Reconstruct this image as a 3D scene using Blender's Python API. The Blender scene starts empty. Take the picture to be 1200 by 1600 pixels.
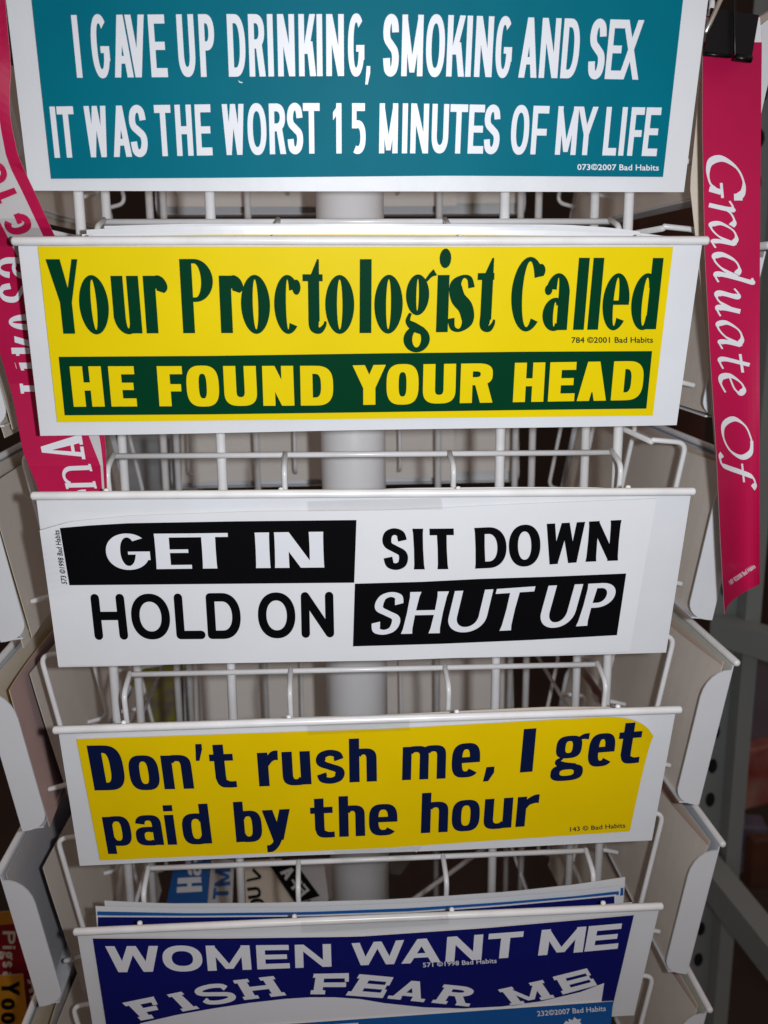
import bpy, math, random
from mathutils import Vector, Matrix
from mathutils.geometry import delaunay_2d_cdt
random.seed(7)
SC = bpy.context.scene
COL = SC.collection

# ------------------------------------------------------------------ camera
CAMP = Vector((-0.02192, -0.46032, -0.02033))
PITCH, YAW, ROLL, FPX = 0.22556, 0.06356, -0.0077, 1525.69
def cam_axes():
    cy, sy, cp, sp = math.cos(YAW), math.sin(YAW), math.cos(PITCH), math.sin(PITCH)
    F = Vector((sy*cp, cy*cp, -sp)); Rt = Vector((cy, -sy, 0)); U = Rt.cross(F)
    c, s = math.cos(ROLL), math.sin(ROLL)
    return c*Rt+s*U, -s*Rt+c*U, F
CR, CU, CF = cam_axes()
cd = bpy.data.cameras.new('camera'); cam = bpy.data.objects.new('camera', cd); COL.objects.link(cam)
M = Matrix((CR, CU, -CF)).transposed().to_4x4(); M.translation = CAMP
cam.matrix_world = M
cd.sensor_fit = 'VERTICAL'; cd.sensor_height = 36; cd.sensor_width = 27
cd.lens = 36*FPX/1600
cd.clip_start = 0.02; cd.clip_end = 50
cd.dof.use_dof = True; cd.dof.focus_distance = 0.485; cd.dof.aperture_fstop = 13
SC.camera = cam
# ------------------------------------------------------------------ world and flash
w = bpy.data.worlds.new("World"); SC.world = w; w.use_nodes = True
w.node_tree.nodes['Background'].inputs[0].default_value = (1.0, 0.80, 0.70, 1)
w.node_tree.nodes['Background'].inputs[1].default_value = 0.28
fl = bpy.data.lights.new('camera_flash', 'SPOT')
fl.energy = 8.9; fl.color = (0.93, 0.965, 1.0); fl.spot_size = math.radians(106); fl.spot_blend = 1.0
fl.shadow_soft_size = 0.007
fo = bpy.data.objects.new('camera_flash', fl); COL.objects.link(fo)
fo.location = CAMP + CR*0.044 + CU*0.004 + CF*0.005
FLASH_AIM = (660, 660)
SC.view_settings.view_transform = 'Standard'; SC.view_settings.look = 'None'
SC.view_settings.exposure = 0; SC.view_settings.gamma = 1
# ------------------------------------------------------------------ pixels to rays
def ray(px, py):
    return (CF + CR*((px-600)/FPX) - CU*((py-800)/FPX))
def on_plane(px, py, p0, n):
    r = ray(px, py); t = (Vector(p0)-CAMP).dot(n)/r.dot(n)
    return CAMP + r*t
def at_y(px, py, Y):
    r = ray(px, py); return CAMP + r*((Y-CAMP.y)/r.y)
def at_z(px, py, Z):
    r = ray(px, py); return CAMP + r*((Z-CAMP.z)/r.z)
aim = at_y(FLASH_AIM[0], FLASH_AIM[1], 0.0)
fo.rotation_euler = (aim-fo.location).to_track_quat('-Z', 'Y').to_euler()

DZ, RR, YP, TB, TZ = 0.11672, 0.21499, 0.0716, 0.01501, 0.08866
HALF = RR-YP            # posts' half spacing 0.1434
CEN = Vector((0, RR, 0))
TRN = Vector((0, -TZ, -TB)).normalized()     # tray outward normal
def tray_plane(k, off=0.0):
    return Vector((0, 0, -k*DZ))+TRN*off
def lerp(a, b, t): return a+(b-a)*t
def poly(pts, x):
    if x <= pts[0][0]:
        (x0, y0), (x1, y1) = pts[0], pts[1]
    elif x >= pts[-1][0]:
        (x0, y0), (x1, y1) = pts[-2], pts[-1]
    else:
        for i in range(len(pts)-1):
            if pts[i][0] <= x <= pts[i+1][0]:
                (x0, y0), (x1, y1) = pts[i], pts[i+1]; break
    return y0+(y1-y0)*(x-x0)/(x1-x0)

# ------------------------------------------------------------------ materials
def mat(name, col, rough=0.5, spec=0.5, metal=0.0, coat=0.0, bump=0.0, bscale=300, var=0.0, vscale=20, dirt=None, trans=0.0, alpha=None, bdist=.00007):
    m = bpy.data.materials.new(name); m.use_nodes = True
    nt = m.node_tree; b = nt.nodes['Principled BSDF']
    b.inputs['Base Color'].default_value = (*col, 1)
    b.inputs['Roughness'].default_value = rough
    b.inputs['Metallic'].default_value = metal
    b.inputs['Specular IOR Level'].default_value = spec
    b.inputs['Coat Weight'].default_value = coat
    b.inputs['Coat Roughness'].default_value = 0.12
    if trans: b.inputs['Transmission Weight'].default_value = trans
    if alpha is not None: b.inputs['Alpha'].default_value = alpha
    tc = nt.nodes.new('ShaderNodeTexCoord')
    if var or dirt:
        n = nt.nodes.new('ShaderNodeTexNoise'); n.inputs['Scale'].default_value = vscale; n.inputs['Detail'].default_value = 6
        nt.links.new(tc.outputs['Object'], n.inputs['Vector'])
        r = nt.nodes.new('ShaderNodeMapRange'); r.inputs[1].default_value = 0.35; r.inputs[2].default_value = 0.7
        nt.links.new(n.outputs['Fac'], r.inputs[0])
        mx = nt.nodes.new('ShaderNodeMix'); mx.data_type = 'RGBA'
        d = dirt or tuple(c*(1-var) for c in col)
        mx.inputs[6].default_value = (*col, 1); mx.inputs[7].default_value = (*d, 1)
        mu = nt.nodes.new('ShaderNodeMath'); mu.operation = 'MULTIPLY'; mu.inputs[1].default_value = (1.0 if not dirt else var)
        nt.links.new(r.outputs[0], mu.inputs[0]); nt.links.new(mu.outputs[0], mx.inputs[0])
        nt.links.new(mx.outputs[2], b.inputs['Base Color'])
    if bump:
        n2 = nt.nodes.new('ShaderNodeTexNoise'); n2.inputs['Scale'].default_value = bscale; n2.inputs['Detail'].default_value = 3
        nt.links.new(tc.outputs['Object'], n2.inputs['Vector'])
        bp = nt.nodes.new('ShaderNodeBump'); bp.inputs['Strength'].default_value = bump; bp.inputs['Distance'].default_value = bdist
        nt.links.new(n2.outputs['Fac'], bp.inputs['Height']); nt.links.new(bp.outputs[0], b.inputs['Normal'])
    return m
WHITE = mat('white_powder_coat', (.69, .71, .75), .40, .45, bump=.5, bscale=38, bdist=.0006, var=.12, vscale=35, dirt=(.50, .48, .47))
WIRE = mat('white_enamel_wire', (.82, .82, .84), .26, .55, bump=.25, bscale=260, var=.25, vscale=60, dirt=(.45, .42, .40))
POLE = mat('white_painted_pole', (.86, .86, .88), .33, .5, bump=.15, bscale=120, var=.15, vscale=12, dirt=(.55, .53, .53))
PAPER = mat('white_vinyl', (.74, .755, .79), .36, .45, bump=.5, bscale=30, bdist=.0006, var=.05, vscale=15)
EDGE = mat('cream_sheet_edge', (.62, .55, .46), .6, .3)
BACK = mat('kraft_release_paper', (.70, .63, .565), .75, .25, bump=.2, bscale=500, var=.10, vscale=14)
PALEB = mat('pale_release_paper', (.80, .755, .71), .7, .3, var=.08, vscale=10)
PINKB = mat('pink_tinted_release_paper', (.58, .40, .375), .7, .25, var=.12, vscale=12)
CREAM = mat('cream_card', (.68, .60, .50), .65, .3, var=.08, vscale=20)
TEAL = mat('teal_print', (.0, .150, .215), .45, .04, coat=.0, bump=.35, bscale=600, var=.08, vscale=30)
YEL = mat('yellow_print', (.77, .59, .001), .42, .10, bump=.2, bscale=400, var=.05, vscale=25)
YEL2 = mat('deep_yellow_print', (.78, .55, .001), .42, .12, bump=.2, bscale=400, var=.05, vscale=25)
GREEN = mat('dark_green_ink', (.0, .038, .014), .5, .04)
BLACK = mat('black_ink', (.003, .003, .004), .5, .05)
NAVY = mat('navy_ink', (.004, .009, .045), .5, .05)
INDIGO = mat('indigo_print', (.006, .008, .125), .42, .2, bump=.3, bscale=500, var=.1, vscale=25)
SKYB = mat('bright_blue_print', (.008, .10, .36), .38, .45, var=.08, vscale=25)
MAG = mat('magenta_print', (.47, .008, .070), .38, .2, bump=.2, bscale=500, var=.10, vscale=25)
INKW = mat('white_reverse_print', (.72, .735, .79), .38, .45)
GREY = mat('pale_grey_print', (.55, .53, .54), .45, .4, var=.08, vscale=30)
BLK_METAL = mat('black_enamel_clip', (.003, .003, .004), .35, .3)
STEEL = mat('nickel_wire', (.85, .84, .82), .38, .5, metal=1.0)
GALV = mat('grey_green_shelf_steel', (.24, .265, .27), .5, .35, bump=.2, bscale=80, var=.2, vscale=10, dirt=(.20, .20, .19))
DARKH = mat('dark_hole', (.01, .012, .012), .8, .2)
FLOORM = mat('dark_brown_floor', (.045, .028, .022), .6, .3, bump=.5, bscale=20, var=.4, vscale=4, dirt=(.02, .012, .010))
WALLM = mat('dark_wall', (.050, .035, .030), .8, .2, var=.3, vscale=3, dirt=(.03, .02, .018))
TAPE = bpy.data.materials.new('clear_tape'); TAPE.use_nodes = True
nt = TAPE.node_tree; nt.nodes.clear()
o_ = nt.nodes.new('ShaderNodeOutputMaterial'); mi = nt.nodes.new('ShaderNodeMixShader'); mi.inputs[0].default_value = .09
tr = nt.nodes.new('ShaderNodeBsdfTransparent'); tr.inputs[0].default_value = (.985, .985, .98, 1)
gl = nt.nodes.new('ShaderNodeBsdfGlossy'); gl.inputs['Roughness'].default_value = .12
nz = nt.nodes.new('ShaderNodeTexNoise'); nz.inputs['Scale'].default_value = 120
bp = nt.nodes.new('ShaderNodeBump'); bp.inputs['Strength'].default_value = .9; bp.inputs['Distance'].default_value = .001
nt.links.new(nz.outputs[0], bp.inputs['Height']); nt.links.new(bp.outputs[0], gl.inputs['Normal'])
nt.links.new(tr.outputs[0], mi.inputs[1]); nt.links.new(gl.outputs[0], mi.inputs[2]); nt.links.new(mi.outputs[0], o_.inputs[0])

# ------------------------------------------------------------------ objects
def link(name, verts, faces, mats, parent=None, midx=None, smooth=False):
    me = bpy.data.meshes.new(name); me.from_pydata([tuple(v) for v in verts], [], faces)
    if not isinstance(mats, (list, tuple)): mats = [mats]
    for m in mats: me.materials.append(m)
    if midx:
        for p, i in zip(me.polygons, midx): p.material_index = i
    if smooth:
        for p in me.polygons: p.use_smooth = True
    me.update()
    o = bpy.data.objects.new(name, me); COL.objects.link(o)
    if parent is not None: attach(o, parent)
    return o
def attach(o, parent):
    o.parent = parent
    # parents are only ever moved, never turned, before children are attached
    o.matrix_parent_inverse = Matrix.Translation(parent.location).inverted()
def tag(o, label=None, cat=None, group=None, kind=None):
    if label: o['label'] = label
    if cat: o['category'] = cat
    if group: o['group'] = group
    if kind: o['kind'] = kind
    return o
def empty(name, loc, label, cat, group=None):
    o = bpy.data.objects.new(name, None); o.location = loc; o.empty_display_size = .02; COL.objects.link(o)
    return tag(o, label, cat, group)
class MB:
    def __init__(s): s.v = []; s.f = []; s.m = []
    def add(s, vs, fs, mi=0):
        b = len(s.v); s.v += [Vector(v) for v in vs]; s.f += [tuple(i+b for i in f) for f in fs]; s.m += [mi]*len(fs)
    def box(s, a, b, mi=0):
        x0, y0, z0 = a; x1, y1, z1 = b
        s.add([(x0,y0,z0),(x1,y0,z0),(x1,y1,z0),(x0,y1,z0),(x0,y0,z1),(x1,y0,z1),(x1,y1,z1),(x0,y1,z1)],
              [(0,3,2,1),(4,5,6,7),(0,1,5,4),(1,2,6,5),(2,3,7,6),(3,0,4,7)], mi)
    def tube(s, pts, r, seg=10, mi=0, cap=True, dome=False):
        pts = [Vector(p) for p in pts]
        rr = [r]*len(pts)
        if dome:
            a = (pts[0]-pts[1]).normalized(); b = (pts[-1]-pts[-2]).normalized()
            pts = [pts[0]+a*r*.6, pts[0]+a*r*.42] + pts + [pts[-1]+b*r*.42, pts[-1]+b*r*.6]
            rr = [r*.3, r*.75] + rr + [r*.75, r*.3]
        up = None; rings = []
        for i, p in enumerate(pts):
            t = (pts[min(i+1, len(pts)-1)]-pts[max(i-1, 0)]).normalized()
            if up is None:
                up = t.orthogonal().normalized()
            up = (up-t*up.dot(t)).normalized(); q = t.cross(up)
            rings.append([p+(up*math.cos(2*math.pi*j/seg)+q*math.sin(2*math.pi*j/seg))*rr[i] for j in range(seg)])
        vs = [v for rg in rings for v in rg]; fs = []
        for i in range(len(pts)-1):
            for j in range(seg):
                a = i*seg+j; b = i*seg+(j+1) % seg
                fs.append((a, b, b+seg, a+seg))
        if cap:
            fs.append(tuple(range(seg-1, -1, -1))); fs.append(tuple(range((len(pts)-1)*seg, len(pts)*seg)))
        s.add(vs, fs, mi)
    def build(s, name, mats, parent=None, smooth=False):
        return link(name, s.v, s.f, mats, parent, s.m, smooth)
def bend(pts, r, n=5):
    """rounds the corners of a wire path"""
    pts = [Vector(p) for p in pts]; out = [pts[0]]
    for i in range(1, len(pts)-1):
        a, b, c = pts[i-1], pts[i], pts[i+1]
        ra = min(r, (a-b).length*.45, (c-b).length*.45)
        p = b+(a-b).normalized()*ra; q = b+(c-b).normalized()*ra
        for j in range(n+1):
            t = j/n; out.append(p*(1-t)**2+b*2*t*(1-t)+q*t*t)
    out.append(pts[-1]); return out
def sheet(name, fn, nu, nv, th, mats, parent=None):
    """a bent sheet with thickness: fn(u,v)->(point, normal); front slot 0, back slot 1, edge slot 2"""
    vs = []; fs = []; mi = []
    for side in (0, 1):
        for j in range(nv+1):
            for i in range(nu+1):
                p, n = fn(i/nu, j/nv); vs.append(p-n*(th*side))
    N = (nu+1)*(nv+1)
    for j in range(nv):
        for i in range(nu):
            a = j*(nu+1)+i
            fs.append((a, a+nu+1, a+nu+2, a+1)); mi.append(0)
            fs.append((a+N, a+1+N, a+nu+2+N, a+nu+1+N)); mi.append(1)
    rim = [i for i in range(nu)]+[j*(nu+1)+nu for j in range(nv)]+[nv*(nu+1)+i for i in range(nu, 0, -1)]+[j*(nu+1) for j in range(nv, 0, -1)]
    for a, b in zip(rim, rim[1:]+rim[:1]):
        fs.append((a, b, b+N, a+N)); mi.append(2)
    return link(name, vs, fs, mats, parent, mi, smooth=False)

# ------------------------------------------------------------------ setting
g = MB(); g.add([(-8,-8,-1.0),(8,-8,-1.0),(8,8,-1.0),(-8,8,-1.0)], [(0,1,2,3)])
tag(g.build('floor', FLOORM), kind='structure')
g = MB(); g.box((-6,3.0,-1.0), (6,3.1,2.5)); tag(g.build('wall', WALLM), kind='structure')

# ------------------------------------------------------------------ the rack
rack = empty('display_rack', (0, RR, -0.72), 'white wire spinner rack with tiers of sheet metal sticker pockets round a white pole', 'rack')
g = MB(); g.tube([(0, RR, -.70), (0, RR, .45)], .0225, 40); g.build('centre_pole', POLE, rack, True)
ang4 = [0, math.pi/2, math.pi, -math.pi/2]       # front, right, back, left
def turn(v, a): return Matrix.Rotation(a, 4, 'Z') @ Vector(v)
post_me = None
def post_at(x, y):
    g = MB(); g.tube([(x, y, -.60), (x, y, .42)], .0027, 12)
    return g.build('post', WIRE, rack, True)
for X in (-HALF, -.0769, .0769, HALF):
    for Y in (YP, RR+HALF): post_at(X, Y)
for X in (-HALF, HALF):
    for Y in (RR-.0769, RR+.0769): post_at(X, Y)
# hoops tying posts to the pole
for z in (.30, -.52):
    g = MB(); g.tube([(-HALF, YP, z), (HALF, YP, z), (HALF, RR+HALF, z), (-HALF, RR+HALF, z), (-HALF, YP, z)], .0022, 8)
    g.tube([(-HALF, YP, z), (HALF, RR+HALF, z)], .0022, 8); g.tube([(HALF, YP, z), (-HALF, RR+HALF, z)], .0022, 8)
    g.build('hoop', WIRE, rack, True)
# splayed base
for a in range(4):
    t = a*math.pi/2+.6; dx, dy = math.cos(t), math.sin(t)
    g = MB(); g.tube([(dx*r_, RR+dy*r_, z_) for r_, z_ in ((.02,-.62),(.06,-.585),(.12,-.60),(.18,-.66),(.23,-.80),(.25,-.99))], .010, 12, dome=True)
    g.build('foot', WIRE, rack, True)

def tray_mesh(mp, name='pocket'):
    """mp(u, v, d): u across 0..1, v down 0..1, d metres behind the face"""
    g = MB(); T = .0009
    NU, NV = 12, 3
    def fr(d):
        return [mp(i/NU, j/NV, d) for j in range(NV+1) for i in range(NU+1)]
    a = fr(0); b = fr(T); N = (NU+1)*(NV+1); fs = []
    for j in range(NV):
        for i in range(NU):
            q = j*(NU+1)+i
            fs.append((q, q+NU+1, q+NU+2, q+1)); fs.append((q+N, q+1+N, q+NU+2+N, q+NU+1+N))
    rim = [i for i in range(NU)]+[j*(NU+1)+NU for j in range(NV)]+[NV*(NU+1)+i for i in range(NU, 0, -1)]+[j*(NU+1) for j in range(NV, 0, -1)]
    for p, q in zip(rim, rim[1:]+rim[:1]): fs.append((p, q, q+N, p+N))
    g.add(a+b, fs)
    # side flanges with rounded free corners
    prof = [(.035, T)]
    for i in range(7):
        t = i/6*math.pi/2; prof.append((.035+.20*(1-math.cos(t)), T+.0145*math.sin(t)))
    for i in range(7):
        t = i/6*math.pi/2; prof.append((1-.11*(1-math.sin(t)), T+.0145-.0125*(1-math.cos(t))))
    prof.append((1.0, T))
    for u0, du in ((0, .0035), (1, -.0035)):
        A = [mp(u0, v, d) for v, d in prof]; B = [mp(u0+du, v, d) for v, d in prof]; n = len(prof)
        g.add(A+B, [tuple(range(n)), tuple(range(2*n-1, n-1, -1))]+[(i, (i+1) % n, (i+1) % n+n, i+n) for i in range(n)])
    # folded bottom ledge
    A = [mp(0.004, 1, T), mp(.996, 1, T), mp(.996, 1, .012), mp(.004, 1, .012)]
    B = [mp(0.004, .99, T), mp(.996, .99, T), mp(.996, .99, .012), mp(.004, .99, .012)]
    g.add(A+B, [(0,1,2,3),(7,6,5,4),(2,6,7,3),(1,5,6,2),(0,3,7,4),(0,4,5,1)])
    return g.build(name, WHITE, rack)
def rung(g, top, out, down=.080, reach=.018, drop=.004):
    """one bent wire of the pocket's back: from the bar outwards, then down, then out to the tray"""
    top = Vector(top); out = Vector(out)
    z = Vector((0, 0, 1))
    pts = [top+z*.001-out*.001, top+out*reach-z*drop, top+out*(reach-.014)-z*(down-.003), top+out*(reach+.002)-z*(down+.001)]
    g.tube(bend(pts, .006), .00155, 8, dome=True)
# ---- front pockets, from the photograph
FR = {  # rod ends, tray corners TL TR BR BL, back bar ends
 -1: (((-4,-70),(1120,-72)), ((1,-64),(1114,-66),(1068,300),(45,298)), ((152,0-35),(965,-40))),
 0: (((22,377),(1104,376)), ((28,381),(1097,380),(1057,664),(63,681)), ((163,347),(952,346))),
 1: (((52,775),(1083,768)), ((57,779),(1080,772),(1041,1020),(92,1042)), ((178,713),(955,707))),
 2: (((86,1141),(1062,1109)), ((92,1145),(1056,1114),(1019,1314),(125,1352)), ((203,1054),(933,1038))),
 3: (((118,1456),(1033,1416)), ((121,1462),(1030,1422),(991,1587),(152,1642)), ((232,1357),(915,1329))),
 4: (((150,1745),(1003,1700)), ((153,1750),(1000,1705),(965,1850),(182,1900)), ((258,1640),(890,1612))),
}
for k, (rod, q, bar) in FR.items():
    c = [on_plane(x, y, tray_plane(k), TRN) for x, y in q]
    def mp(u, v, d, c=c):
        return (c[0]*(1-u)+c[1]*u)*(1-v)+(c[3]*(1-u)+c[2]*u)*v - TRN*d + TRN*(.0005*math.sin(u*9+k))
    t = tray_mesh(mp)
    a, b = [at_y(x, y, 0.0) for x, y in rod]
    g = MB(); g.tube([a, lerp(a, b, .33)+Vector((0,0,.0002)), lerp(a, b, .66), b], .0021, 14, dome=True); g.build('rod', WIRE, t, True)
    if k >= 0:
        for u in (.105, .365, .635, .90):
            g = MB(); n_ = lerp(a, b, u)+Vector((0, .0024, 0)); g.tube([n_, n_+Vector((0, .0004, .0020))], .0014, 8, dome=True)
            g.build('weld_nub', WIRE, t, True)
    g = MB(); A, B = [at_y(x, y, YP-.0045) for x, y in bar]
    g.tube([A, B], .0016, 10)
    for s in (0, .337, .667, 1): rung(g, lerp(A, B, s)-Vector((0, .0016, 0)), (0, -1, 0))
    g.build('back_wire', WIRE, t, True)
# ---- pockets on the other three sides
def side_pocket(side, k, dz=0.0):
    a = ang4[side]; org = CEN+Vector((0, 0, -k*DZ+dz))
    jig = random.uniform(-.001, .001)
    def W(x, y, z): return org+turn((x, -RR+y, z), a)
    def mp(u, v, d):
        return W((u-.5)*.312, .0005+TB*v+d*.986+jig*u, -.0022-TZ*v+d*.1+jig)
    t = tray_mesh(mp)
    g = MB(); g.tube([W(-.1585, 0, 0), W(.1585, 0, jig)], .0021, 12, dome=True); g.build('rod', WIRE, t, True)
    g = MB(); yb = .050 if side != 2 else YP-.0045
    g.tube([W(-.137, yb, .010), W(.137, yb, .010)], .0016, 8)
    o = turn((0, -1, 0), a)
    for x in (-.136, -.0453, .0453, .136): rung(g, W(x, yb-.0016, .010), o, .084, .019, .001)
    g.build('back_wire', WIRE, t, True)
    return W
SIDE = {}
for k in range(-2, 5):
    SIDE['right', k] = side_pocket(1, k)
    SIDE['left', k] = side_pocket(3, k)
    SIDE['back', k] = side_pocket(2, k, .014)

# ------------------------------------------------------------------ glyphs (outline pieces in cap-height units)
def gring(x0, y0, x1, y1, a0, a1, v, h, n=2.25, seg=None):
    cx, cy, rx, ry = (x0+x1)/2, (y0+y1)/2, (x1-x0)/2, (y1-y0)/2
    seg = seg or max(6, int(abs(a1-a0)/9)); out = []
    def pt(t, rx, ry):
        c, s = math.cos(t), math.sin(t); e = 2/n
        return (cx+rx*math.copysign(abs(c)**e, c), cy+ry*math.copysign(abs(s)**e, s))
    o = [pt(math.radians(a0+(a1-a0)*i/seg), rx, ry) for i in range(seg+1)]
    i_ = [pt(math.radians(a0+(a1-a0)*i/seg), max(rx-v, .001), max(ry-h, .001)) for i in range(seg+1)]
    return [[o[i], o[i+1], i_[i+1], i_[i]] for i in range(seg)]
def grect(x0, y0, x1, y1): return [[(x0, y0), (x1, y0), (x1, y1), (x0, y1)]]
def gdiag(x0, y0, x1, y1, t0, t1=None):
    t1 = t0 if t1 is None else t1
    return [[(x0, y0), (x0+t0, y0), (x1+t1, y1), (x1, y1)]]
def gstem(x, y0, y1, v, fl=0):
    if not fl: return grect(x, y0, x+v, y1)
    ym = (y0+y1)/2; n = []
    ys = [y0, y0+(y1-y0)*.12, ym, y1-(y1-y0)*.12, y1]; f = [fl, fl*.35, 0, fl*.35, fl]
    return [[(x-f[i], ys[i]), (x+v+f[i], ys[i]), (x+v+f[i+1], ys[i+1]), (x-f[i+1], ys[i+1])] for i in range(4)]
def gdisc(cx, cy, rx, ry, n=14):
    return [[(cx+rx*math.cos(2*math.pi*i/n), cy+ry*math.sin(2*math.pi*i/n)) for i in range(n)]]
def catmull(P, n=7):
    P = [tuple(p) for p in P]; Q = [P[0]]+P+[P[-1]]; out = []
    for i in range(1, len(Q)-2):
        a, b, c, d = Q[i-1:i+3]
        for j in range(n):
            t = j/n
            out.append(tuple(.5*((2*b[m])+(-a[m]+c[m])*t+(2*a[m]-5*b[m]+4*c[m]-d[m])*t*t+(-a[m]+3*b[m]-3*c[m]+d[m])*t**3) for m in range(len(b))))
    out.append(Q[-2]); return out
def gcurve(P, n=7, curve=True):
    """stroke of varying width: points (x, y, width)"""
    C = catmull(P, n) if curve else P; L = []; R = []
    for i, p in enumerate(C):
        a = C[max(i-1, 0)]; b = C[min(i+1, len(C)-1)]
        dx, dy = b[0]-a[0], b[1]-a[1]; l = math.hypot(dx, dy) or 1
        nx, ny = -dy/l*p[2]/2, dx/l*p[2]/2
        L.append((p[0]+nx, p[1]+ny)); R.append((p[0]-nx, p[1]-ny))
    return [[L[i], L[i+1], R[i+1], R[i]] for i in range(len(C)-1)]
def gnib(P, wd, ang, mn=.035, n=7):
    """broad pen sweep"""
    C = catmull([(x, y, 0) for x, y in P], n); c, s = math.cos(ang)*wd/2, math.sin(ang)*wd/2
    L = []; R = []
    for i, p in enumerate(C):
        a = C[max(i-1, 0)]; b = C[min(i+1, len(C)-1)]
        dx, dy = b[0]-a[0], b[1]-a[1]; l = math.hypot(dx, dy) or 1; nx, ny = -dy/l, dx/l
        hw = max(mn/2, abs(nx*c+ny*s)); L.append((p[0]+nx*hw, p[1]+ny*hw)); R.append((p[0]-nx*hw, p[1]-ny*hw))
    return [[L[i], L[i+1], R[i+1], R[i]] for i in range(len(C)-1)]
def gpen(P, v, h, n=6):
    C = catmull([(x, y, 0) for x, y in P], n); o = []
    for i, p in enumerate(C):
        a = C[max(i-1, 0)]; b = C[min(i+1, len(C)-1)]; dx, dy = b[0]-a[0], b[1]-a[1]; l = math.hypot(dx, dy) or 1
        o.append((p[0], p[1], math.hypot(v*dy/l, h*dx/l)))
    return gcurve(o, curve=False)
SPTS = [(.98,.74),(.86,.93),(.5,1.0),(.14,.93),(0,.76),(.10,.61),(.5,.5),(.90,.39),(1,.24),(.86,.07),(.5,0),(.14,.06),(.02,.26)]
def gess(w, H, v, h): return gpen([(v/2+a*(w-v), h/2-.01+b*(H-h+.02)) for a, b in SPTS], v, h)
def ground(lines, t, w):
    out = []
    for L in lines:
        out.append(gcurve([(x, y, t) for x, y in L], curve=False) if len(L) == 2 else gcurve([(x, y, t) for x, y in L]))
        for x, y in (L[0], L[-1]): out.append(gdisc(x, y, t/2, t/2))
    return out

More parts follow.
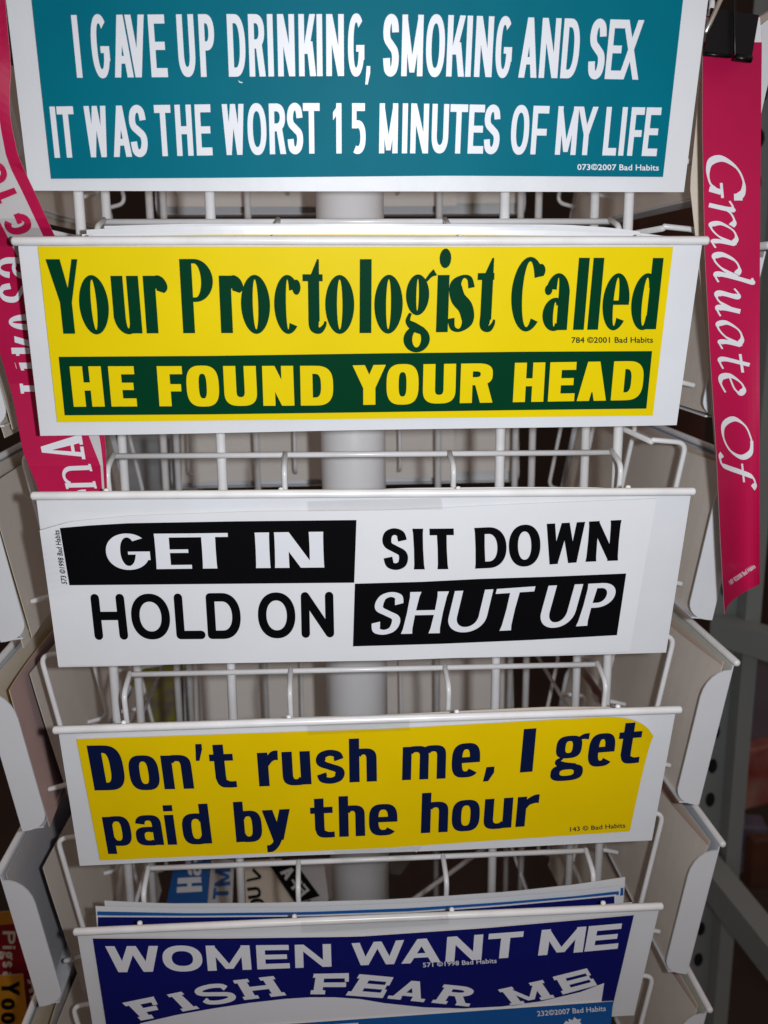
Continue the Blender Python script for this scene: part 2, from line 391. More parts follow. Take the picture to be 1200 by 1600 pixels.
def glyph(ch, w, s):
    """returns groups of polygons; w = width in cap heights"""
    v, h = s['v'], s['h']; n = s.get('n', 2.3); xh = s.get('xh', .75); fl = s.get('fl', 0); sl = s.get('slab', 0); d = s.get('d', v*1.08)
    G = []; A = lambda *p: [G.append(x) for x in p]
    if sl: fl = 0
    def slab(x0, x1, y, tall=None):
        t_ = tall or h*.8
        if sl: A(grect(x0-sl, y if y < .5 else y-t_, x1+sl, y+t_ if y < .5 else y))
    def st(x, y0=0, y1=1):
        A(gstem(x, y0, y1, v, fl))
        if sl:
            if y0 == 0: slab(x, x+v, 0)
            if y1 == 1: slab(x, x+v, 1)
    def arm(x0, x1, y0, y1, drop=0):
        A(grect(x0, y0, x1, y1))
        if sl and drop: A(grect(x1-h*.9, y0-(drop if y1 > .9 else -(y1-y0)), x1, y1+(0 if y1 > .9 else drop)) if False else grect(x1-h*.8, min(y0, y0-drop) if y1 > .9 else y0, x1, y1 if y1 > .9 else y1+drop))
        elif fl and not sl: A(gdiag(x1-fl*2, y0, x1-fl*.2, y0-fl*1.2 if y1 > .9 else y0, .001)) if False else None
    if s.get('rounded'):
        t = s['v']; e = t/2
        R = {'H': [[(e, e), (e, 1-e)], [(w-e, e), (w-e, 1-e)], [(e, .52), (w-e, .52)]],
             'L': [[(e, 1-e), (e, e)], [(e, e), (w-e, e)]],
             'N': [[(e, e), (e, 1-e)], [(e, 1-e), (w-e, e)], [(w-e, e), (w-e, 1-e)]]}
        if ch in R: return ground(R[ch], t, w)
        if ch == 'O': return [gring(0, 0, w, 1, 0, 360, t, t*.95, 2.15)]
        if ch == 'D':
            return ground([[(e, e), (e, 1-e)]], t, w)+[grect(e, 0, w*.46, t), grect(e, 1-t, w*.46, 1), gring(w*.92-w, 0, w, 1, -90, 90, t, t, 2.2)]
    if ch == 'I': st((w-v)/2)
    elif ch == 'H': st(0); st(w-v); A(grect(v*.9, .5-h*.5, w-v*.9, .5+h*.5))
    elif ch == 'E':
        st(0); arm(v*.8, w, 1-h, 1, .16); arm(v*.8, w*.93, .5-h*.45, .5+h*.45); arm(v*.8, w, 0, h, .16)
    elif ch == 'F':
        st(0); arm(v*.8, w, 1-h, 1, .16); arm(v*.8, w*.92, .46-h*.45, .46+h*.45)
    elif ch == 'L': st(0); arm(v*.8, w, 0, h)
    elif ch == 'T': st((w-v)/2); A(grect(0, 1-h, w, 1))
    elif ch == 'U': A(gstem(0, .38, 1, v, 0), gstem(w-v*s.get('vr', 1), .38, 1, v*s.get('vr', 1), 0), gring(0, 0, w, .76, 180, 360, v, h*1.1, n))
    elif ch == 'O': A(gring(0, -.012, w, 1.012, 0, 360, v, h*1.02, n))
    elif ch == 'D':
        st(0); c = w*.42; A(grect(v*.8, 1-h, c, 1), grect(v*.8, 0, c, h), gring(2*c-w, 0, w, 1, -90, 90, v, h, n))
    elif ch in 'PR':
        yb = .42 if ch == 'P' else .45; c = w*.45; st(0)
        A(grect(v*.8, 1-h, c, 1), grect(v*.8, yb, c, yb+h), gring(2*c-w, yb, w*(1 if ch == 'P' else .98), 1, -90, 90, v, h, n))
        if ch == 'R':
            A(gdiag(w-d*1.02, 0, w*.42, yb+h*.5, d*1.02))
            slab(w-d*1.02, w-.02, 0)
    elif ch == 'A':
        A(gdiag(0, 0, w/2-d/2, 1, d*s.get('thin', 1)), gdiag(w-d, 0, w/2-d/2, 1, d), grect(w*.2, .22, w*.8, .22+h*.85))
        if sl: slab(.0, d, 0); slab(w-d, w, 0)
    elif ch == 'V': A(gdiag(w/2-d/2, 0, 0, 1, d), gdiag(w/2-d/2, 0, w-d*s.get('thin', 1), 1, d, d*s.get('thin', 1)))
    elif ch == 'Y':
        t2 = d*s.get('thin', 1); A(gdiag(w*.5-v/2, .42, 0, 1, v, d), gdiag(w*.5-v/2+(v-t2 if t2 < d else 0), .42, w-t2, 1, t2 if t2 < d else v, t2), grect(w*.5-v/2, 0, w*.5+v/2, .43))
    elif ch == 'W':
        t = d*.92; A(gdiag(w*.26-t/2, 0, 0, 1, t), gdiag(w*.26-t/2, 0, w*.5-t/2, 1, t*.95), gdiag(w*.74-t/2, 0, w*.5-t/2, 1, t*.95), gdiag(w*.74-t/2, 0, w-t, 1, t))
    elif ch == 'M':
        st(0); st(w-v); t = d*.80
        A(gdiag(w/2-t*.5, .06 if not sl else .12, v*.02, 1, t), gdiag(w/2-t*.5, .06 if not sl else .12, w-t-v*.02, 1, t))
    elif ch == 'N': st(0); st(w-v*s.get('vr', 1)); A(gdiag(w-d*1.0, 0, 0, 1, d*1.0))
    elif ch == 'K': st(0); A(gdiag(v*.7, .36, w-d, 1, d*.95), gdiag(w-d, 0, v+(w-v)*.18, .56, d))
    elif ch == 'X': A(gdiag(0, 0, w-d, 1, d), gdiag(w-d, 0, 0, 1, d))
    elif ch == 'C': A(gring(0, -.012, w, 1.012, 30 if s.get('pen') else 48, 312, v, h, n))
    elif ch == 'G':
        A(gring(0, -.012, w, 1.012, 46, 345, v, h, n), grect(w-v, .26, w, .50), grect(w*.5, .50-h*.75, w, .50))
    elif ch == 'S':
        A(gess(w, 1, s.get('sv', v*.95), h))
    elif ch == '1': A(grect(w-v, 0, w, 1), gdiag(w-v-.02, .80, w-v*.9, 1, v*.6, v*.6), [[(0, .66), (w-v*.4, .84), (w-v*.4, 1), (0, .82)]])
    elif ch == '5':
        A(grect(.06*w, 1-h, w*.94, 1), grect(.06*w, .50, .06*w+v*.85, 1), gring(-.1*w, -.012, w, .66, -118, 112, v, h, n))
    elif ch == ',': A([[(0, -.14), (w*.5, -.14), (w, .05), (w, h*1.1), (w*.25, h*1.1)]])
    elif ch == "'": A([[(w*.15, .62), (w*.55, .62), (w, .88), (w, 1), (w*.3, 1)]])
    # lower case
    elif ch == 'o': A(gring(0, -.012, w, xh+.012, 0, 360, v, h, n))
    elif ch == 'n': A(grect(0, 0, v, xh), grect(w-v, 0, w, xh*.66), gring(v*.12, xh*.3, w, xh+.01, 0, 150, v, h, n))
    elif ch == 'h': A(grect(0, 0, v, 1), grect(w-v, 0, w, xh*.66), gring(v*.12, xh*.3, w, xh+.01, 0, 150, v, h, n))
    elif ch == 'm':
        q = (w-v)/2
        A(grect(0, 0, v, xh), grect(q, 0, q+v, xh*.70), grect(w-v, 0, w, xh*.70), gring(v*.1, xh*.35, q+v, xh+.01, 0, 150, v, h, n), gring(q+v*.1, xh*.35, w, xh+.01, 0, 150, v, h, n))
    elif ch == 'u':
        if s.get('pen'):
            A(grect(0, .2, v, xh), grect(w-v, 0, w, xh), gring(0, -.012, w*1.02, xh*.66, 180, 330, v, h*1.3, n))
        else: A(grect(0, xh*.34, v, xh), grect(w-v, 0, w, xh), gring(0, -.01, w-v*.12, xh*.7, 180, 330, v, h, n))
    elif ch == 'r':
        if s.get('pen'):
            A(grect(0, 0, v, xh), gcurve([(v*.8, xh*.62, .03), (w*.62, xh*.93, .06), (w*.8, xh*.92, .13), (w*.9, xh*.80, .17), (w*.84, xh*.72, .10)]))
        else: A(grect(0, 0, v, xh), gcurve([(v*.75, xh*.62, h*.9), (v*1.15, xh*.80, h*1.15), (w*.8, xh*.90, h*1.5), (w, xh*.905, h*1.55)]))
    elif ch == 'i':
        A(grect(0, 0, v, xh))
        if s.get('pen'): A(gdisc(v*.6, 1.0, v*.5, .135))
        else: A(grect(0, xh+.09, v, 1))
    elif ch == 'l': A(grect(0, 0, v, 1))
    elif ch == 't':
        if s.get('pen'):
            A(grect(w*.24, .16, w*.24+v*.95, xh*.96), [[(w*.24, xh*.9), (w*.24+v*.95, xh*.9), (w*.24+v*.95, 1), (w*.24+v*.8, 1)]], grect(0, xh-.075, w*.9, xh+.02),
              gcurve([(w*.24+v*.45, .2, v*.92), (w*.50, .075, v*.8), (w*.74, .035, .085), (w*.95, .10, .05), (w, .16, .03)]))
        else:
            A(grect(w*.18, .2, w*.18+v, .97), grect(0, xh-h*1.1, w*.95, xh), gcurve([(w*.18+v*.5, .25, v), (w*.2+v*.62, .12, v*.9), (w*.72, h*.5, h*1.05), (w, h*.52, h*1.0)]))
    elif ch in 'dbp':
        if ch == 'd': A(grect(w-v, 0, w, 1), gring(0, -.012, w, xh+.012, 35, 325, v, h, n))
        elif ch == 'b': A(grect(0, 0, v, 1), gring(0, -.012, w, xh+.012, -145, 145, v, h, n))
        else: A(grect(0, s.get('desc', -.28), v, xh), gring(0, -.012, w, xh+.012, -145, 145, v, h, n))
    elif ch == 'e':
        A(gring(0, -.012, w, xh+.012, 0, 318, v, h, n), grect(v*.7, xh*(.5 if s.get('pen') else .42)-(h*.7 if s.get('pen') else 0), w-v*.02, xh*(.5 if s.get('pen') else .42)+h*(.3 if s.get('pen') else .95)))
        if not s.get('pen'): A(grect(w-v, xh*.42, w, xh*.56))
    elif ch == 'c':
        A(gring(0, -.012, w*1.02, xh+.012, 34 if s.get('pen') else 52, 312, v, h, n))
        if s.get('pen'): A(gdisc(w*.84, xh*.80, w*.16, .105))
    elif ch == 'C2': pass
    elif ch == 'a':
        if s.get('pen'):
            A(grect(w-v*1.0, 0, w, xh*.72), gring(w*.06, xh*.28, w, xh+.012, 0, 165, v, h, n), gdisc(w*.17, xh*.72, w*.15, .075), gring(0, -.012, w*.95, xh*.58, 45, 315, v*.98, h, n))
        else:
            A(grect(w-v, 0, w, xh*.7), gring(w*.04, xh*.28, w, xh+.012, 0, 172, v, h, n), gring(0, -.012, w*.98, xh*.62, 50, 310, v*.95, h*.95, n))
    elif ch == 's':
        if s.get('pen'):
            A(gcurve([(w*.90, xh*.77, .09), (w*.80, xh*.93, .07), (w*.52, xh*.965, .05), (w*.24, xh*.83, .16), (w*.34, xh*.60, .20), (w*.68, xh*.42, .20), (w*.78, xh*.19, .16), (w*.50, xh*.035, .05), (w*.18, xh*.07, .07), (w*.08, xh*.24, .10)]))
        else: A(gess(w, xh, v*.95, h))
    elif ch == 'g':
        if s.get('pen'):
            A(gring(w*.05, xh*.30, w*.84, xh+.012, 0, 360, v*.88, h, n), gcurve([(w*.22, xh*.34, .04), (w*.14, xh*.20, .07), (w*.35, xh*.10, .12), (w*.66, xh*.02, .10)]),
              gring(0, -.27, w*.90, .09, 0, 360, v*.75, h*1.1, n), gcurve([(w*.72, xh*.90, .04), (w*.88, xh*1.0, .06), (w*1.03, xh*1.05, .10)]))
        else:
            A(gring(w*.08, xh*.32, w*.82, xh+.012, 0, 360, v*.92, h*.9, n), gcurve([(w*.30, xh*.34, .06), (w*.16, xh*.23, .12), (w*.34, xh*.12, .15), (w*.70, xh*.06, .13)]),
              gring(0, -.28, w*.93, .10, 0, 360, v*.9, h*.85, n), gcurve([(w*.70, xh*.90, .07), (w*.84, xh*.96, .12), (w, xh*.96, .15)]))
    elif ch == 'y':
        A(gdiag(w/2-d*.45, 0, 0, xh, d), gdiag(w/2-d*.45, 0, w-d, xh, d), gcurve([(w*.52, .06, v*.9), (w*.42, -.10, v*.75), (w*.26, -.19, h*1.3), (w*.10, -.2, h*1.2)]))
    elif ch == 'k': A(gstem(0, 0, 1, v, fl), gdiag(v*.7, xh*.35, w-d, xh, d*.9), gdiag(w-d, 0, v+(w-v)*.18, xh*.6, d))
    if s.get('serif'):
        z = s['serif']; t_ = s.get('st', .07)
        if ch in 'nk': A(grect(-z, 0, v+z, t_), grect(w-v-z, 0, w+z, t_), grect(-z, xh-t_, v*.5, xh))
        if ch == 'i': A(grect(-z, 0, v+z, t_), grect(-z, xh-t_, v*.5, xh))
        if ch == 'A': A(grect(-z, 0, d+z, t_), grect(w-d-z, 0, w+z, t_))
        if ch == 'L': A(grect(-z, 0, v+z, t_), grect(-z, 1-t_, v+z, 1), grect(w-.09, 0, w, .3))
    return G

def along(pts, t):
    x = lerp(pts[0][0], pts[-1][0], t); return (x, poly(pts, x))
class Print:
    """collects flat print pieces given in picture pixels and lays them on a surface"""
    def __init__(s, surf): s.surf = surf; s.v = []; s.f = []
    def poly(s, pts, lay=0):
        if isinstance(pts[0], (int, float)): pts = [pts]
        b = len(s.v); s.v += [s.surf(x, y, .00025+lay*4e-5) for x, y in pts]; s.f.append(tuple(range(b, b+len(pts))))
    def merge(s, polys):
        """joins overlapping outline pieces into one clean flat shape"""
        vs = []; fs = []
        for pg in polys:
            tris = [(pg[0], pg[i], pg[i+1]) for i in range(1, len(pg)-1)]
            for t_ in tris:
                ar = (t_[1][0]-t_[0][0])*(t_[2][1]-t_[0][1])-(t_[2][0]-t_[0][0])*(t_[1][1]-t_[0][1])
                if abs(ar) < 2e-3: continue
                q = t_ if ar > 0 else t_[::-1]; b = len(vs); vs += [Vector(p) for p in q]; fs.append([b, b+1, b+2])
        if not fs: return
        V, E_, F_, ov, oe, of = delaunay_2d_cdt(vs, [], fs, 0, 2e-3)
        b = len(s.v); s.v += [s.surf(p.x, p.y, .00025) for p in V]
        
        P3 = [[Vector((vs[i][0], vs[i][1])) for i in f] for f in fs]
        grid = {}
        for n_, t_ in enumerate(P3):
            for gx in range(int(min(p.x for p in t_)//8), int(max(p.x for p in t_)//8)+1):
                for gy in range(int(min(p.y for p in t_)//8), int(max(p.y for p in t_)//8)+1): grid.setdefault((gx, gy), []).append(n_)
        for f in F_:
            c = sum((V[i] for i in f), Vector((0, 0)))/len(f); hit = False
            for n_ in grid.get((int(c.x//8), int(c.y//8)), ()):
                a_, b_, c_ = P3[n_]
                if all((q[0]-p[0])*(c.y-p[1])-(q[1]-p[1])*(c.x-p[0]) >= -1e-6 for p, q in ((a_, b_), (b_, c_), (c_, a_))): hit = True; break
            if hit: s.f.append(tuple(b+i for i in f))
    def letter(s, ch, quad, st, w=None, shear=0.0, hold=None):
        """quad BL BR TR TL in pixels"""
        BL, BR, TR, TL = [Vector(p) for p in quad]
        hh = ((TL-BL).length+(TR-BR).length)/2; ww = ((BR-BL).length+(TR-TL).length)/2
        W = w or ww/hh; acc = []
        for i, grp in enumerate(glyph(ch, W, st)):
            for pg in grp:
                out = []
                for x, y in pg:
                    u = (x+shear*(y-.5))/W
                    p = (BL*(1-u)+BR*u)*(1-y)+(TL*(1-u)+TR*u)*y
                    out.append((p.x, p.y))
                acc.append(out)
        if hold is None: s.merge(acc)
        else: hold += acc
    def line(s, items, top, base, sl, sr, st, shear=0.0):
        """items (ch, xl, xr) measured at mid height; top/base polylines; sl, sr = (x, dx/dy) of the sticker's two edges"""
        held = []
        for ch, xl, xr in items:
            xc = (xl+xr)/2; sq = st.get('squeeze', 1); xl, xr = xc+(xl-xc)*sq, xc+(xr-xc)*sq; t_, b_ = poly(top, xc), poly(base, xc); ym = (t_+b_)/2
            k = lerp(sl[1], sr[1], (xc-sl[0])/(sr[0]-sl[0]))
            def P(x, y): return (x+k*(y-ym), y)
            if (ch == ',' or ch == "'") : st2 = dict(st)
            else: st2 = st
            q = (P(xl, poly(base, xl)), P(xr, poly(base, xr)), P(xr, poly(top, xr)), P(xl, poly(top, xl)))
            s.letter(ch, q, st2, shear=shear, hold=held)
        s.merge(held)
    def text(s, body, p0, p1, h, bold=0.0, up=None):
        """small print in the built-in face from p0 to p1 along the base line, height h px"""
        cu = bpy.data.curves.new('small_print', 'FONT'); cu.body = body; cu.resolution_u = 2
        to = bpy.data.objects.new('small_print', cu); COL.objects.link(to)
        dg = bpy.context.evaluated_depsgraph_get(); me = bpy.data.meshes.new_from_object(to.evaluated_get(dg))
        bpy.data.objects.remove(to)
        xs = [v.co.x for v in me.vertices]; x0, x1 = min(xs), max(xs)
        a = Vector(p0); b = Vector(p1); e = b-a; L = e.length; e.normalize(); n = Vector(up) if up else Vector((e.y, -e.x))
        for li, (ox, oy) in enumerate(((0, 0), (bold, 0), (0, bold), (bold, bold)) if bold else ((0, 0),)):
            bb = len(s.v)
            for v in me.vertices:
                p = a+e*((v.co.x-x0)/(x1-x0)*L+ox)+n*(v.co.y/.70*h+oy); s.v.append(s.surf(p.x, p.y, .00025+li*4e-5))
            for f in me.polygons: s.f.append(tuple(i+bb for i in f.vertices))
    def area(s, top, base, n=60, m=10, lay=0):
        """an inked area between two edge polylines, fine enough to follow the sheet's bend"""
        for i in range(n):
            for j in range(m):
                c = []
                for a, b in ((i, j), (i+1, j), (i+1, j+1), (i, j+1)):
                    ta = Vector(along(top, a/n)); ba = Vector(along(base, a/n)); q = ta*(1-b/m)+ba*(b/m); c.append((q.x, q.y))
                s.poly(c, lay)
    def build(s, name, m, parent):
        return link(name, s.v, s.f, m, parent) if s.f else None

def on_tray(k, bow=None):
    """surface of the sample taped on tray k: pixel -> point, raised by off"""
    def f(x, y, off=0.0):
        extra = bow(x, y) if bow else 0.0
        return on_plane(x, y, tray_plane(k, .0016+extra+off), TRN)
    return f
def quad_sheet(name, surf, tl, tr, br, bl, mats, parent, nu=24, nv=6, th=.0004, top=None, bottom=None):
    def fn(u, v):
        x = lerp(lerp(tl[0], tr[0], u), lerp(bl[0], br[0], u), v)
        yt = poly(top, x) if top else lerp(tl[1], tr[1], u); yb = poly(bottom, x) if bottom else lerp(bl[1], br[1], u)
        return surf(x, lerp(yt, yb, v), 0.0), TRN
    return sheet(name, fn, nu, nv, th, mats, parent)

# ------------------------------------------------------------------ taped sample 1: teal
S = on_tray(-1)
st = empty('bumper_sticker', on_plane(560, 290, tray_plane(-1), TRN), 'teal bumper sticker with white capitals about fifteen minutes, on the top white tray', 'sticker', 'sample stickers taped on the pocket fronts')
quad_sheet('vinyl', S, (44,-50), (1073,-50), (1036,277), (80,279), [TEAL, BACK, EDGE], st, bottom=[(60,279.5),(330,278),(700,274.5),(1036,276.5)])
p = Print(S)
BT = dict(squeeze=.95, v=.090, h=.145, n=2.3, d=.098, sv=.11)
p.line([('I',115.5,124.5),('G',142,171),('A',175,206),('V',197,229),('E',233,260),('U',277,305),('P',311,336),('D',355,384),('R',388,414.5),('I',418,427),('N',433,461),('K',466,494),('I',495,503.5),('N',509,538),('G',543,570),(',',571,579),
        ('S',598,624),('M',627,662),('O',665,696),('K',698,727.5),('I',728.5,737.5),('N',742,771),('G',774,801),('A',812,842),('N',844,875),('D',878,906),('S',920,947),('E',948.5,973.5),('X',969,1003)],
       [(115,23.5),(340,22),(570,22),(700,23.5),(850,28),(1003,31.5)], [(115,121.5),(340,120),(570,118.5),(700,119.5),(870,122),(1003,124.5)], (80,.108), (1036,-.115), BT)
BT2 = dict(squeeze=.95, v=.105, h=.155, n=2.3, d=.112, sv=.12)
p.line([('I',81,90),('T',91,118.5),('W',133,169),('A',174,204),('S',202,230),('T',242,269),('H',274,301),('E',305,331),('W',347,383),('O',386,417),('R',420,447),('S',448,474),('T',473,500.5),('1',520,534),('5',548,572),
        ('M',592,622.5),('I',628,637.5),('N',641,670.5),('U',674,701.5),('T',702,731),('E',731.5,757),('S',756,782),('O',798,827.5),('F',830.5,857),('M',869,903),('Y',900,933),('L',944,966),('I',969,978),('F',983,1005),('E',1006,1030.5)],
       [(85,166.5),(250,164),(480,161),(640,161.5),(900,166.5),(1030,168)], [(90,246.5),(200,245),(480,240),(620,239.5),(750,240),(1030,244)], (80,.108), (1036,-.115), BT2)
p.build('lettering', INKW, st); p = Print(S)
p.poly([(372,125),(375,127.5),(379,128.5),(379,130),(374,129)]); p.build('scratch', INKW, st); p = Print(S)
p.text('073\u00a92007 Bad Habits', (902,265.5), (1029,266.5), 9, .35)
p.build('lettering', INKW, st)

# ------------------------------------------------------------------ taped sample 2: yellow and green
S = on_tray(0)
st = empty('bumper_sticker', on_plane(560, 650, tray_plane(0), TRN), 'bright yellow bumper sticker with tall dark green lettering above a green bar', 'sticker', 'sample stickers taped on the pocket fronts')
quad_sheet('vinyl', S, (59,385), (1052,385.5), (1020,649.5), (89.5,660), [YEL, BACK, EDGE], st)
p = Print(S)
PP = dict(v=.160, h=.062, n=1.95, xh=.775, pen=True, thin=.42, d=.19)
top = [(70,405),(330,404.5),(570,405),(800,402.5),(1030,403)]; base = [(100,521.5),(330,520.5),(570,520.5),(700,519),(900,515.5),(1030,514.5)]
sl, sr = (75,.112), (1036,-.115)
p.line([('Y',77,127),('o',122.5,168.5),('u',175,218),('r',225,256),('P',283,334),('r',343,374),('o',376,421.5),('c',428,470),('t',473,508),('o',508,553.5),('l',562,576),('o',585,629.5),('g',632,678),('i',683,698),('s',703,740),('t',745,774)],
       top, base, sl, sr, PP)
p.line([('l',900,918),('l',922.5,940),('e',943,984.5),('d',988,1031),('a',850,890)], top, base, sl, sr, dict(PP, v=.150))
p.line([('C',799,852)], top, base, sl, sr, dict(PP, v=.150))
for x, y in ((846, 422),): 
    for i, pg in enumerate(gdisc(0, 0, 6.5, 10)): p.poly([(x+a, y+b) for a, b in pg], 3)
p.build('lettering', GREEN, st); p = Print(S)
p.text('784 \u00a92001 Bad Habits', (893,536), (1020,535.5), 9, .35)
p.build('lettering', GREEN, st)
p = Print(S)
p.area([(91.5,557.5),(330,556),(600,552),(820,549.5),(1019,548.5)], [(101,649),(330,647.5),(560,644.5),(800,641),(1010,638.5)])
p.build('bar', GREEN, st)
def raised(S, d):
    return lambda x, y, off=0.0: S(x, y, off+d)
p = Print(raised(S, .00012))
HB = dict(v=.305, h=.20, n=2.9, d=.31, sv=.28)
p.line([('H',112,160.5),('E',171.5,211.5),('F',247,286),('O',291.5,342),('U',350,401),('N',410.5,459),('D',469.5,520.5),('Y',551,603),('O',604,654),('U',661,712),('R',719.5,770.5),('H',803,850.5),('E',858,899),('A',903.5,949),('D',957,1005)],
       [(110,572.5),(520,571.5),(600,570),(1000,564)], [(115,635.5),(520,633.5),(600,632),(1000,625)], (93,.115), (1019,-.1), HB)
p.build('reversed_lettering', YEL, st)

# ------------------------------------------------------------------ taped sample 3: black and white, corners curling
def curl3(x, y):
    a = max(0, (200-x)/140); b = min(1, max(0, 1-(y-800)/140))
    return .009*a*a*b*b*(3-2*b)+.0015*a*a
S = on_tray(1, curl3)
st = empty('bumper_sticker', on_plane(560, 1020, tray_plane(1), TRN), 'black and white checkered bumper sticker whose upper left corner curls off the tray', 'sticker', 'sample stickers taped on the pocket fronts')
quad_sheet('vinyl', S, (62,826), (1026,779), (984,1018), (91,1042), [PAPER, BACK, EDGE], st, 90, 20,
           top=[(62,829),(110,815),(200,806),(400,799),(600,797),(700,793),(820,787),(1026,779)], bottom=[(60,1041),(600,1032),(984,1018)])
p = Print(S)
p.area([(93.5,825),(140,821),(200,817.5),(370,814.5),(557,812.5)], [(108.5,914.5),(330,912.5),(553.5,910.5)])
p.build('black_panel', BLACK, st)
p = Print(S)
p.area([(554.5,912),(660,909),(750,904.5),(860,901),(978.5,896)], [(551.5,1010),(690,1006),(830,1000),(964,992.5)])
p.build('black_panel', BLACK, st)
p = Print(raised(S, .00012))
sl, sr = (93,.13), (1026,-.12)
p.line([('G',165.5,234),('E',243,298)], [(170,834.5),(300,833.5)], [(180,890),(300,888.5)], sl, sr, dict(v=.40, h=.11, n=2.1, fl=.012, d=.4))
p.line([('T',295.5,357.5),('I',399.5,421),('N',429.5,491.5)], [(300,833.5),(491,831)], [(300,888.5),(491,886.8)], sl, sr, dict(v=.385, h=.11, n=2.1, fl=.012, d=.40, vr=.36))
p.build('reversed_lettering', INKW, st); p = Print(raised(S, .00012))
SH = dict(v=.20, h=.115, n=2.1, fl=.035, d=.22, sv=.20)
p.line([('S',583,628),('H',636,692),('U',703,763),('T',768,828),('U',848,902),('P',912,957)],
       [(600,926),(700,924),(765,921),(820,917),(870,914.5),(940,911)], [(600,991),(700,989),(765,986.5),(820,984),(880,980),(930,977)], sl, sr, SH, shear=.20)
for i in ((740,923,762,920),): pass
p.build('reversed_lettering', INKW, st)
p = Print(S)
p.line([('H',144.5,197),('O',205,265.5),('L',273.5,319),('D',323,376),('O',403,461.5),('N',470.5,521.5)], [(145,928),(260,927.5),(400,926),(520,924.5)], [(150,1000),(260,999),(400,998),(520,996)], sl, sr, dict(v=.185, h=.185, rounded=True))
p.build('lettering', BLACK, st); p = Print(S)
SD = dict(v=.225, h=.165, n=2.2, fl=.022, d=.225, sv=.22)
p.line([('S',598,637),('I',647,661),('T',672,710),('D',743,791.5),('O',795,844.5)], [(600,826),(700,826),(770,824),(820,820.5)], [(600,890),(700,889.5),(770,888),(820,884.5)], sl, (1026,-.02), dict(SD))
p.line([('W',852,912),('N',919,967)], [(850,818.5),(885,818),(915,815),(965,812.5)], [(850,883),(885,880),(915,878),(965,876)], sl, (1026,-.11), dict(SD))
p.build('lettering', BLACK, st); p = Print(S)
p.build('lettering', BLACK, st); p = Print(S)
p.text('573 \u00a91998 Bad Habits', (105,913), (92.5,829), 8.5, .3, up=(-1,-.12))
p.build('lettering', BLACK, st)

# ------------------------------------------------------------------ taped sample 4: yellow and navy
def curl4(x, y):
    d_ = max(0, (x-960)/55)*max(0, 1-(y-1115)/75)
    return -.0*d_ + .004*d_**1.5
S = on_tray(2, curl4)
st = empty('bumper_sticker', on_plane(560, 1320, tray_plane(2), TRN), 'deep yellow bumper sticker with heavy navy lower case lettering and one curled corner', 'sticker', 'sample stickers taped on the pocket fronts')
quad_sheet('vinyl', S, (119.5,1155), (1021,1120), (984,1299), (156.5,1344.5), [YEL2, BACK, EDGE], st, 120, 8,
           top=[(119,1155),(600,1139),(860,1125),(940,1121),(960,1120.8),(975,1122),(986,1124.2),(996,1127.5),(1004,1131.5),(1011,1136.5),(1017,1143),(1021,1150),(1030,1168)], bottom=[(156,1344.5),(600,1325),(984,1299)])
p = Print(S)
NB = dict(v=.29, h=.17, n=2.9, xh=.755, d=.30, desc=-.22)
sl, sr = (135,.195), (1000,-.165)
base = [(150,1235),(275,1233),(415,1228.5),(570,1221.5),(696,1216.5),(825,1206.5),(1000,1192)]
topc = [(140,1165),(300,1163),(570,1153.5),(700,1147),(825,1138.5),(985,1127)]
LOW = dict(NB, v=.235, h=.14, d=.26)
p.line([('D',141.5,193),("'",305,319),(',',757.5,774),('I',815,835.5)], topc, base, sl, sr, NB)
p.line([('m',629,697)], topc, base, sl, sr, dict(LOW, v=.205))
p.line([('o',200.5,247),('n',252.5,299),('t',328,367),('r',402.5,435),('u',440.5,485),('s',493.5,538),('h',545.5,588.5),('e',706.5,750.5),('g',865,919),('e',921,961.5),('t',966,1003)],
       topc, base, sl, sr, LOW)
base = [(190,1321),(270,1320),(325,1318),(380,1315.5),(500,1309),(560,1306.5),(680,1301),(725,1298.5),(820,1291.5)]
topc = [(165,1262),(320,1256),(370,1253),(535,1244),(665,1239),(830,1229)]
p.line([('p',161.5,203.5),('a',210,252),('i',258,276.5),('d',284,328),('b',366.5,408.5),('y',410,454),('t',485,522),('h',529.5,570),('e',576.5,621),('h',658.5,700.5),('o',706.5,750),('u',757,801),('r',808,841.5)], topc, base, sl, sr, LOW)
p.build('lettering', NAVY, st); p = Print(S)
p.build('lettering', NAVY, st); p = Print(S)
p.text('143 \u00a9 Bad Habits', (891,1299.5), (977,1293), 7, .2)
p.build('lettering', NAVY, st)

# ------------------------------------------------------------------ taped sample 5: indigo, with arched banner
S = on_tray(3)
st = empty('bumper_sticker', on_plane(560, 1590, tray_plane(3), TRN), 'indigo bumper sticker with broad white capitals above a pale arched banner', 'sticker', 'sample stickers taped on the pocket fronts')
quad_sheet('vinyl', S, (145,1466), (990.5,1430), (953,1590), (172,1640), [INDIGO, BACK, EDGE], st, 30, 6, top=[(145,1466.5),(350,1466.5),(560,1463.5),(760,1450),(990,1430)])
p = Print(S)
WB = dict(v=.36, h=.215, n=2.3, d=.385, sv=.36)
p.line([('W',167.5,250),('O',254,316),('M',323,391.5),('E',401,452),('N',461,517.5),('W',549,631),('A',628,689),('N',697.5,753.5),('T',762,816),('M',844,913),('E',917,968)],
       [(170,1478.5),(350,1477.5),(490,1476),(560,1473.5),(650,1467.5),(720,1462.5),(790,1457),(880,1450.5),(960,1443.5)],
       [(220,1518.5),(355,1516.5),(430,1513.5),(490,1511.5),(590,1507),(655,1505),(720,1501.5),(790,1497),(880,1490.5),(960,1483)], (150,.19), (985,-.2), WB)
FS = dict(v=.42, h=.20, n=2.2, d=.38, slab=.12, sv=.33)
p.build('lettering', INKW, st); p = Print(S)
